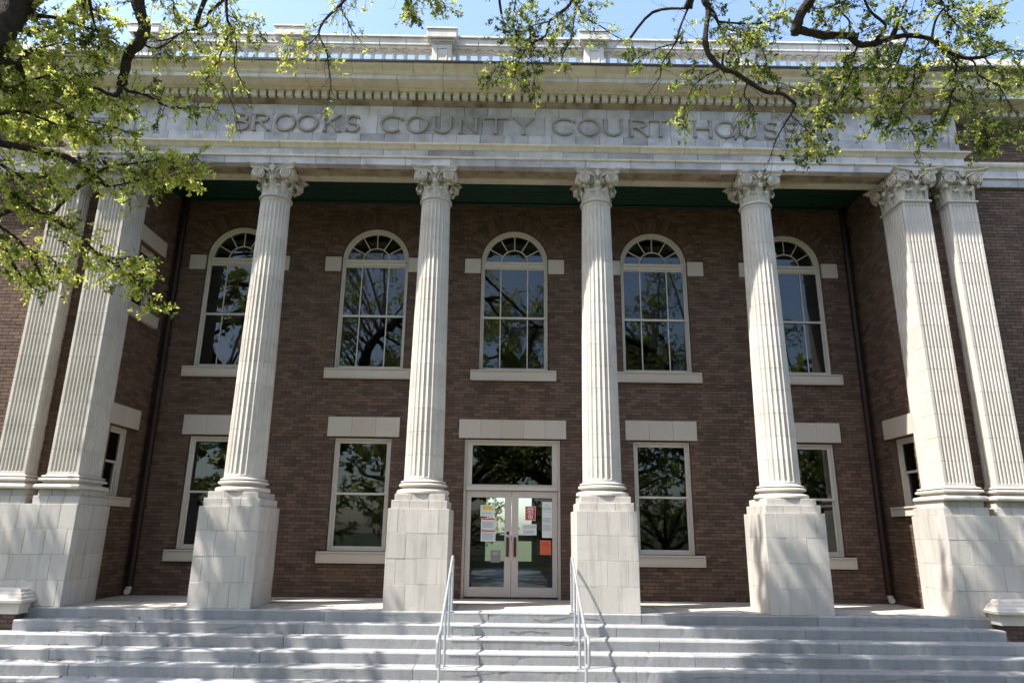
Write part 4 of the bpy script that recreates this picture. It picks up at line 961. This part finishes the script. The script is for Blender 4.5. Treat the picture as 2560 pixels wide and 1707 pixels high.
RIGHT=[
 ([(0.66,-5.9,7.87),(0.58,-5.84,7.4),(0.39,-5.79,7.21),(0.31,-5.73,7.18),(0.26,-5.67,7.02),(0.08,-5.61,6.94),(-0.05,-5.56,6.75),(-0.1,-5.5,6.55)],0.022,0.004,1.1),
 ([(0.31,-5.7,7.2),(0.14,-5.62,7.22),(-0.0,-5.55,7.18),(-0.15,-5.48,7.28),(-0.26,-5.4,7.49)],0.01,0.003,1.1),
 ([(-0.05,-5.5,6.8),(-0.18,-5.43,6.83),(-0.3,-5.37,6.79),(-0.44,-5.3,6.75)],0.007,0.002,0.9),
 ([(0.09,-5.5,7.03),(0.11,-5.43,6.83),(0.15,-5.37,6.7),(0.12,-5.3,6.54)],0.007,0.002,0.9),
 ([(0.6,-5.8,7.75),(0.64,-5.75,7.48),(0.68,-5.7,7.36),(0.79,-5.65,7.28),(0.93,-5.6,7.24),(1.06,-5.55,7.18),(1.27,-5.5,7.09)],0.016,0.004,0.5),
 ([(0.63,-5.8,7.43),(0.6,-5.72,7.19),(0.57,-5.65,6.98),(0.47,-5.58,6.83),(0.51,-5.5,6.68)],0.012,0.003,0.7),
 ([(-0.19,-5.9,7.64),(-0.1,-5.8,7.42),(-0.11,-5.7,7.34),(0.01,-5.6,7.34)],0.012,0.003,1.1),
 ([(1.92,-5.9,7.25),(1.84,-5.83,7.06),(1.78,-5.77,6.87),(1.63,-5.7,6.64),(1.62,-5.63,6.53),(1.51,-5.57,6.37),(1.45,-5.5,6.3)],0.014,0.003,0.45),
 ([(1.8,-5.7,6.92),(1.63,-5.6,6.94),(1.47,-5.5,6.91),(1.28,-5.4,6.88)],0.009,0.003,0.9),
 ([(1.97,-6.2,7.5),(2.03,-6.16,7.14),(2.08,-6.13,7.03),(2.03,-6.09,6.65),(2.1,-6.05,6.45),(2.22,-6.02,6.35),(2.38,-5.98,6.32),(2.52,-5.95,6.24),(2.74,-5.91,6.13),(2.9,-5.87,6.15),(3.01,-5.84,6.11),(3.11,-5.8,6.05)],0.038,0.018,0.35),
 ([(3.11,-5.8,6.05),(3.04,-5.78,5.92),(2.95,-5.76,5.78),(2.87,-5.74,5.63),(2.8,-5.72,5.45),(2.76,-5.7,5.32)],0.012,0.002,0.5),
 ([(3.04,-5.8,5.91),(3.16,-5.75,5.83),(3.27,-5.7,5.77),(3.31,-5.65,5.65),(3.27,-5.6,5.49)],0.008,0.002,1.3),
 ([(2.13,-6.0,7.12),(2.25,-5.92,7.05),(2.33,-5.85,6.91),(2.5,-5.78,6.76),(2.53,-5.7,6.63)],0.012,0.004,0.8),
 ([(2.19,-6.1,6.9),(2.48,-6.02,6.95),(2.75,-5.95,7.02),(2.96,-5.88,7.15),(3.13,-5.8,7.34)],0.014,0.005,1),
 ([(2.27,-5.9,6.44),(2.1,-5.83,6.39),(1.96,-5.75,6.29),(1.89,-5.67,6.11),(1.86,-5.6,5.89)],0.01,0.002,0.8),
 ([(2.54,-5.9,6.27),(2.52,-5.83,6.13),(2.64,-5.75,6.03),(2.52,-5.67,5.93),(2.4,-5.6,5.82)],0.009,0.002,0.7),
 ([(2.32,-6.0,6.89),(2.61,-5.92,6.86),(2.76,-5.85,6.76),(2.83,-5.78,6.6),(2.76,-5.7,6.54)],0.01,0.003,1.1),
 ([(2.9,-5.8,6.21),(2.97,-5.75,6.37),(3.12,-5.7,6.35),(3.35,-5.65,6.31),(3.54,-5.6,6.31)],0.008,0.003,0.3),
 ([(1.8,-5.9,6.76),(1.95,-5.85,6.82),(2.1,-5.8,6.83)],0.008,0.003,0.3),
 ([(3.42,-6.2,7.66),(3.24,-6.15,7.18),(3.16,-6.1,7.06),(3.1,-6.05,6.9),(3.09,-6.0,6.82)],0.062,0.05,0.1),
 ([(3.12,-6.0,6.9),(3.31,-5.96,6.89),(3.5,-5.91,6.9),(3.78,-5.87,6.93),(3.91,-5.83,6.85),(4.12,-5.79,6.9),(4.35,-5.74,7.02),(4.6,-5.7,7.09),(4.9,-5.66,7.08),(5.14,-5.61,6.93),(5.35,-5.57,6.89),(5.6,-5.53,6.95),(5.87,-5.49,7.08),(6.18,-5.44,7.11),(6.5,-5.4,7.19)],0.048,0.01,0.5),
 ([(3.92,-5.8,6.87),(3.87,-5.77,6.73),(3.81,-5.73,6.49),(3.72,-5.7,6.32),(3.59,-5.67,6.11),(3.49,-5.63,6.01),(3.33,-5.6,5.93)],0.014,0.003,1.2),
 ([(4.94,-5.6,7.13),(5.06,-5.57,6.99),(5.23,-5.54,6.83),(5.19,-5.51,6.64),(5.14,-5.49,6.44),(5.09,-5.46,6.24),(4.94,-5.43,6.07),(4.77,-5.4,5.99)],0.02,0.003,1.1),
 ([(5.4,-5.5,6.95),(5.51,-5.47,6.91),(5.56,-5.43,6.77),(5.68,-5.4,6.72),(5.84,-5.37,6.64),(5.94,-5.33,6.48),(6.04,-5.3,6.32)],0.012,0.003,0.7),
 ([(4.12,-5.8,6.91),(4.22,-5.88,7.05),(4.15,-5.95,7.07),(3.98,-6.02,7.16),(3.87,-6.1,7.33)],0.02,0.012,0.8),
 ([(4.44,-5.7,7.11),(4.46,-5.8,7.26),(4.49,-5.9,7.38),(4.55,-6.0,7.5)],0.018,0.01,0.8),
 ([(4.38,-5.7,7.05),(4.2,-5.67,6.85),(4.06,-5.63,6.73),(3.9,-5.6,6.7),(3.73,-5.57,6.66),(3.57,-5.53,6.6),(3.42,-5.5,6.56)],0.01,0.003,1.2),
 ([(4.66,-5.6,7.16),(4.54,-5.56,6.88),(4.43,-5.52,6.66),(4.35,-5.48,6.45),(4.25,-5.44,6.19),(4.22,-5.4,6.06)],0.013,0.003,1.2),
 ([(4.94,-5.6,7.13),(4.8,-5.56,6.93),(4.72,-5.52,6.71),(4.67,-5.48,6.45),(4.52,-5.44,6.24),(4.4,-5.4,5.98)],0.012,0.003,1.1),
 ([(5.2,-5.4,6.5),(5.39,-5.35,6.35),(5.57,-5.3,6.21),(5.76,-5.25,6.14),(5.98,-5.2,6.1)],0.009,0.002,1.4),
 ([(5.57,-5.3,6.21),(5.67,-5.25,6.04),(5.64,-5.2,5.89)],0.006,0.002,1.4),
 ([(5.7,-5.4,7.05),(5.86,-5.33,6.94),(6.1,-5.27,6.93),(6.34,-5.2,7.02)],0.01,0.003,1.2),
 ([(4.4,-5.4,5.98),(4.6,-5.37,6.05),(4.78,-5.33,5.91),(4.7,-5.3,5.73)],0.006,0.002,0.5),
 ([(4.93,-5.9,7.31),(5.14,-5.8,7.15),(5.44,-5.7,7.1),(5.71,-5.6,7.12)],0.012,0.004,1),
 ([(3.87,-6.1,7.33),(3.65,-6.03,7.25),(3.44,-5.97,7.22),(3.32,-5.9,7.3)],0.014,0.004,1),
 ([(4.55,-6.0,7.5),(4.84,-5.92,7.37),(5.14,-5.85,7.36),(5.47,-5.78,7.37),(5.76,-5.7,7.5)],0.016,0.004,1.2),
 ([(3.76,-5.9,6.91),(3.76,-5.97,7.04),(3.61,-6.03,7.17),(3.56,-6.1,7.35)],0.012,0.008,0.8),
]
class Tree:
    """collects limb tubes and leaves as arrays"""
    def __init__(s, seed, leaf=.041):
        s.g = random.Random(seed); s.wood = MB(); s.twig_v = []; s.twig_f = []; s.LV = []; s.LT = []; s.leaf = leaf
    def smooth(s, P, n=4):
        P = [Vector(p) for p in P]; o = []
        for i in range(len(P)-1):
            p0, p1, p2, p3 = [P[max(0, min(len(P)-1, j))] for j in (i-1, i, i+1, i+2)]
            for k in range(n):
                q = k/n; o.append(.5*((2*p1)+(p2-p0)*q+(2*p0-5*p1+4*p2-p3)*q*q+(3*p1-p0-3*p2+p3)*q**3))
        return o+[P[-1]]
    def rv(s):
        while 1:
            v = Vector((s.g.uniform(-1, 1), s.g.uniform(-1, 1), s.g.uniform(-1, 1)))
            if .05 < v.length < 1: return v.normalized()
    def limb(s, P, r0, r1, n=8, knob=.12):
        P = s.smooth(P); m = len(P)
        if r0 > .02:
            for i in range(1, m-1): P[i] = P[i]+s.rv()*r0*.10
        s.wood.tube(P, [(r0+(r1-r0)*i/(m-1))*(1+s.g.uniform(-knob, knob)) for i in range(m)], n); return P
    def twig(s, P, r0, r1):
        base = len(s.twig_v); m = len(P)
        for i in range(m):
            t = (P[min(i+1, m-1)]-P[max(i-1, 0)]); a = t.orthogonal().normalized(); b = t.cross(a).normalized(); r = r0+(r1-r0)*i/(m-1)
            for k in range(3):
                q = 2.094*k; s.twig_v.append(tuple(P[i]+(a*math.cos(q)+b*math.sin(q))*r))
        for i in range(m-1):
            for k in range(3):
                j = (k+1) % 3; s.twig_f.append((base+3*i+k, base+3*i+j, base+3*i+3+j, base+3*i+3+k))
    def put_leaf(s, p, d, tone):
        g = s.g; L = s.leaf*g.uniform(.45, 1.4); w = L*g.uniform(.46, .62)
        d = d.normalized(); sd = d.cross(s.rv())
        if sd.length < .05: sd = d.orthogonal()
        sd.normalize(); nn = sd.cross(d); fold = nn*(w*.22); bend = nn*(-L*g.uniform(.0, .22))
        s.LV += [p, p+d*(L*.42)+sd*(w*.5)+fold, p+d*(L*.45)+bend*.4, p+d*(L*.42)-sd*(w*.5)+fold, p+d*L+bend]
        s.LT += [tone]*5
    def cluster(s, p, d, n, tone):
        g = s.g
        for i in range(n):
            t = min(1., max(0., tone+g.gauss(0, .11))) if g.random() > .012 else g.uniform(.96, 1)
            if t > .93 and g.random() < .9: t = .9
            s.put_leaf(p-d*g.uniform(0, .05)+s.rv()*.008, d*g.uniform(.2, 1.)+s.rv()*.9, t)
    def foliate(s, P, dens, leafy=1., length=1., tone=.5, droop=.4, start=.06, sp=.024):
        g = s.g; acc = 0; nxt = g.uniform(0, sp); tot = sum((b-a).length for a, b in zip(P, P[1:])); run_ = 0
        for a, b in zip(P, P[1:]):
            seg = b-a; L = seg.length
            if L < 1e-5: continue
            while nxt < run_+L:
                f = (nxt-run_)/L; p = a+seg*f
                if nxt/tot > start:
                    tw = s.rv(); dr = (seg/L*.55+tw*.85+Vector((0, 0, -droop))).normalized()
                    ln = g.uniform(.10, .42)*length*(1.25-.6*nxt/tot); Q = [p]; m = 4
                    for i in range(m):
                        dr = (dr+s.rv()*.32+Vector((0, 0, -.10*droop))).normalized(); Q.append(Q[-1]+dr*(ln/m))
                    s.twig(Q, .0038, .0012)
                    lf = g.random() < .8*leafy; tn = min(.95, max(.05, tone+g.gauss(0, .27)))  # spread of leaf tones; the darker clusters stand in for shaded leaves
                    for i in range(3 if not lf else g.randint(3, 5)):
                        k = g.uniform(.25, 1)*m; j = min(m-1, int(k)); q = Q[j]+(Q[j+1]-Q[j])*(k-j)
                        d2 = (dr+s.rv()*.8+Vector((0, 0, .1))).normalized(); l2 = g.uniform(.03, .13)*length
                        q2 = q+d2*l2*.5+s.rv()*.006; q3 = q2+(d2+s.rv()*.3).normalized()*l2*.5
                        s.twig([q, q2, q3], .0017, .0008)
                        if lf and g.random() < leafy: s.cluster(q3, d2, g.randint(4, 8), tn+.12*(k/m-.5)); 
                        if lf and g.random() < .4*leafy: s.cluster(q2, d2, 2, tn-.1)
                    if lf: s.cluster(Q[-1], dr, g.randint(4, 8), min(.95, tn+.1))
                nxt += sp/max(dens, .05)*g.uniform(.6, 1.4)
            run_ += L
    def finish(s, name, loc, label, cat='tree', group=None, leafmat=None):
        root = empty(name, loc, label=label, cat=cat, group=group)
        iv = Vector(loc); s.wood.v = [tuple(Vector(p)-iv) for p in s.wood.v]
        tr = s.wood.build('trunk', m_bark, root, smooth=True)
        tw = MB(); tw.v = [tuple(Vector(p)-iv) for p in s.twig_v]; tw.f = s.twig_f; tw.build('twigs', m_bark, tr, kind='stuff')
        n = len(s.LV)//5; V = np.array([tuple(p) for p in s.LV])-np.array(loc)
        F = np.array([(0, 1, 2), (0, 2, 3), (1, 4, 2), (2, 4, 3)])[None]+5*np.arange(n)[:, None, None]
        me = bpy.data.meshes.new('crown'); me.from_pydata(V.tolist(), [], F.reshape(-1, 3).tolist())
        at = me.attributes.new('tone', 'FLOAT', 'POINT'); at.data.foreach_set('value', np.array(s.LT, dtype=np.float32))
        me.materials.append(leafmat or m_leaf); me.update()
        o = bpy.data.objects.new('crown', me); link(o, root, kind='stuff')
        return root
def near_on(P, q):
    return min((p for l in P for p in l), key=lambda p: (p-q).length)
def overhanging(data, scaffolds, seed, name, loc, label, tone, canopy, group, thick=1.):
    T = Tree(seed); S_ = []
    for P, r0, r1 in scaffolds: S_.append(T.limb(P, r0, r1, 10))
    pts = []
    for P, r0, r1, dn in data:
        v0 = Vector(P[0])
        if not pts or min((p-v0).length for p in pts) > .09:      # joins a heavier limb outside the picture
            q = near_on(S_+([pts] if pts else []), v0)
            if (q-v0).length > .05:
                mid = (q+v0)/2+T.rv()*.08+Vector((0, 0, .12)); T.limb([tuple(q), tuple(mid), P[0]], r0*1.35, r0, 7)
        Q = T.limb(P, r0, r1, 8 if r0 > .02 else 6); pts += [Vector(p) for p in P]
        if dn: T.foliate(Q, dn*thick, leafy=(1. if dn >= .8 else .55), tone=tone, start=.02)
    for (a, b, r0, dn, ln) in canopy:
        va, vb = Vector(a), Vector(b); q = near_on(S_, va)
        mid = (va+vb)/2+T.rv()*.35
        Q = T.limb([tuple(q), a, tuple(mid), b], r0, r0*.25, 6)
        T.leaf = .09 if ln > 2 else .075; T.foliate(Q, dn, leafy=.95, length=ln, tone=tone, sp=.11 if ln > 2 else .034, start=.55)
    return T.finish(name, loc, label, group=group)
ls = [([(-8.6, -9.2, GZ-.2), (-8.5, -9.1, .6), (-8.0, -8.8, 2.2), (-7.0, -8.1, 3.9), (-5.9, -7.35, 4.9), (-5.48, -7.0, 5.31)], .46, .23),
      ([(-5.18, -6.3, 7.52), (-4.5, -6.05, 8.3), (-3.2, -5.8, 8.9), (-1.6, -5.6, 9.2), (-.4, -5.5, 9.3)], .16, .05),
      ([(-7.0, -8.1, 3.9), (-6.5, -7.2, 4.3), (-6.2, -6.8, 4.6), (-6.1, -6.6, 5.2)], .13, .06),
      ([(-8.2, -8.9, 1.9), (-9.3, -7.4, 4.6), (-10.2, -5.4, 6.9), (-10.8, -3.6, 8.6), (-11.0, -2.6, 9.6)], .22, .06),
      ([(-5.48, -7.0, 5.31), (-5.34, -6.58, 6.58), (-5.18, -6.3, 7.52)], .20, .16)]
cg = random.Random(5)
lcan = []
def shade(n, xs, ts, up):
    """leafy boughs between the sun and the steps: their shadows dapple the flight and the pedestals"""
    o = []
    for i in range(n):
        t = cg.uniform(*ts); x = cg.uniform(*xs)-2.3*t; pd = i % 2; y = (0 if pd else cg.uniform(-1.9, .1))-t; z = (cg.uniform(.1, 1.7) if pd else cg.uniform(-.8, 0))+4.1*t
        if up: z = max(z, 1.33+.93*(y+12.6)+.9)
        o.append(((x-cg.uniform(.2, .6), y-.3, z-cg.uniform(-.1, .4)), (x+cg.uniform(.2, .9), y+cg.uniform(-.4, .5), z+cg.uniform(-.3, .4)), cg.choice((.03, .05, .085)), .9, .9))
    return o
lcan = shade(40, (-8.6, -2.6), (1.8, 2.6), False)
def crown(n, x0, x1, y0, y1, z0, z1):
    o = []
    for i in range(n):
        y = cg.uniform(y0, y1); x = cg.uniform(x0, x1); z = max(cg.uniform(z0, z1), 1.33+.93*(y+12.6)+1.0 if abs(x) < .85*max(0, y+12.6)+1.2 else 0)
        o.append(((x, y, z), (x+cg.uniform(-1.4, 1.4), y+cg.uniform(-1.2, -.2), z+cg.uniform(.1, 1.2)), .05, 1., 3.2))
    return o
lcan += crown(72, -13, 0, -19, -9, 7.0, 13.5)
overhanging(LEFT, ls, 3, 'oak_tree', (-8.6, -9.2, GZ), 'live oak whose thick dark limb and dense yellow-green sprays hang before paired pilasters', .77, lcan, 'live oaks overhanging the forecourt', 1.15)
rs = [([(8.8, -9.4, GZ-.2), (8.7, -9.3, .9), (8.1, -8.9, 2.8), (7.0, -8.1, 5.0), (5.9, -7.3, 6.8), (4.9, -6.7, 7.9)], .5, .17),
      ([(4.9, -6.7, 7.9), (3.8, -6.3, 8.2), (2.3, -6.1, 8.3), (.9, -6.0, 8.4)], .12, .05),
      ([(3.8, -6.3, 8.2), (2.9, -5.2, 9.6), (2.2, -4.2, 10.9), (1.6, -3.4, 11.7)], .09, .04),
      ([(7.0, -8.1, 5.0), (6.8, -6.9, 6.9), (6.3, -6.0, 8.3)], .12, .05)]
rcan = shade(58, (2.8, 9.0), (2.75, 3.2), True)
rcan += crown(72, 0, 13, -19, -9, 7.0, 13.5)
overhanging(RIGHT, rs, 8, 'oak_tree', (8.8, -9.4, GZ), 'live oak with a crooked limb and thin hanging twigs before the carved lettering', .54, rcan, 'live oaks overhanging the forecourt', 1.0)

# oaks further off: across the lawn (seen mirrored in the glass) and behind the building (seen through the hall)
def far_oak(seed):
    T = Tree(seed, leaf=.17); g = T.g
    tk = T.limb([(0, 0, -.2), (.1, .05, 1.2), (-.1, .1, 2.3), (.05, 0, 3.2)], .52, .34, 10)
    for k in range(9):
        a = k*2*PI/9+g.uniform(-.3, .3); R = g.uniform(3.2, 5.2); h = g.uniform(1.2, 4.6)
        p0 = tk[-1-g.randint(0, 4)]; c, s_ = math.cos(a), math.sin(a)
        Q = T.limb([tuple(p0), (c*R*.35, s_*R*.35, p0.z+h*.45), (c*R*.7, s_*R*.7, p0.z+h*.8), (c*R, s_*R, p0.z+h)], .2, .04, 7)
        for m in range(5):
            b = Q[int(len(Q)*(.35+.13*m))]; e = b+Vector((c*g.uniform(-.3, 1.6)+g.uniform(-1.3, 1.3), s_*g.uniform(-.3, 1.6)+g.uniform(-1.3, 1.3), g.uniform(-.6, 1.9)))
            q = T.limb([tuple(b), tuple((b+e)/2+T.rv()*.2), tuple(e)], .05, .015, 5)
            T.foliate(q, 1., length=2.6, tone=.42, sp=.2, droop=.25)
        T.foliate(Q, 1., length=2.4, tone=.42, sp=.22, start=.35, droop=.25)
    return T
def tree_copy(root, loc, rz, sc, label):
    r = root.copy(); COL.objects.link(r); r.location = loc; r.rotation_euler = (0, 0, rz); r.scale = (sc, sc, sc); r['label'] = label
    for ch in list(root.children):
        c = ch.copy(); COL.objects.link(c); c.parent = r
        for gch in ch.children:
            d = gch.copy(); COL.objects.link(d); d.parent = c
    return r
fo = far_oak(21).finish('oak_tree', (0, 0, 0), 'x')
fo.scale = (1.5, 1.5, 1.5); fo.location = (-3.4, -25, GZ); fo['label'] = 'oak across the lawn, mirrored in the glass of the front doors'; fo['group'] = 'oaks across the lawn'
LB = 'oak across the lawn, mirrored dimly in the porch windows'
for loc, rz, sc in (((4.2, -23.5, GZ), 2.1, 1.65), ((-12, -24, GZ), 4.0, 1.6), ((13, -25, GZ), 1.0, 1.65), ((-19, -27, GZ), .4, 1.1), ((19.5, -28, GZ), 2.9, 1.0), ((-27, -33, GZ), 5.1, 1.25), ((27, -34, GZ), 3.6, 1.2), ((-7, -41, GZ), 1.9, 1.3), ((7.5, -43, GZ), .9, 1.3), ((-35, -45, GZ), 2.2, 1.3), ((36, -44, GZ), 4.4, 1.3))+tuple(((-44+8.2*i+(i*37 % 5)-2, -52-(i*53 % 7), GZ-2.2), i*1.7, 1.0+.05*(i % 4)) for i in range(12)):
    tree_copy(fo, loc, rz, sc, LB)['group'] = 'oaks across the lawn'
bk = tree_copy(fo, (-2.6, 27, GZ), 3.0, .62, 'leafy green tree seen through the hall beyond the rear door')
if 'group' in bk: del bk['group']

# dry leaves blown against the risers
g = random.Random(77); fl = Tree(5, .05)
for k in range(260):
    i = g.choice((1, 1, 2, 2, 3, 3, 4, 5)); x = g.uniform(-8.1, 8.1) if g.random() < .6 else g.gauss(-7.0, .5)
    y = -.06-TR*(i-1)-abs(g.gauss(0, .05))-.012; z = -RS*i+.006
    if abs(x) > 8.15: continue
    a = g.uniform(0, 2*PI); fl.LV_n = len(fl.LV); fl.put_leaf(Vector((x, y, z)), Vector((math.cos(a), math.sin(a)*.5, g.uniform(-.02, .25))), g.random())
    for q in range(fl.LV_n, len(fl.LV)):
        p = fl.LV[q]; top = -RS*i+.003; yl = -.06-TR*(i-1)-.006
        fl.LV[q] = Vector((p.x, min(p.y, yl), max(p.z, top)))
n = len(fl.LV)//5
me = bpy.data.meshes.new('fallen_leaves'); me.from_pydata([tuple(p) for p in fl.LV], [], [[q+5*k for q in f] for k in range(n) for f in ((0, 1, 2), (0, 2, 3), (1, 4, 2), (2, 4, 3))])
at = me.attributes.new('tone', 'FLOAT', 'POINT'); at.data.foreach_set('value', np.array(fl.LT, dtype=np.float32)); me.materials.append(m_dry)
link(bpy.data.objects.new('fallen_leaves', me), label='dry brown leaves scattered along the stone steps', cat='leaves', kind='stuff')
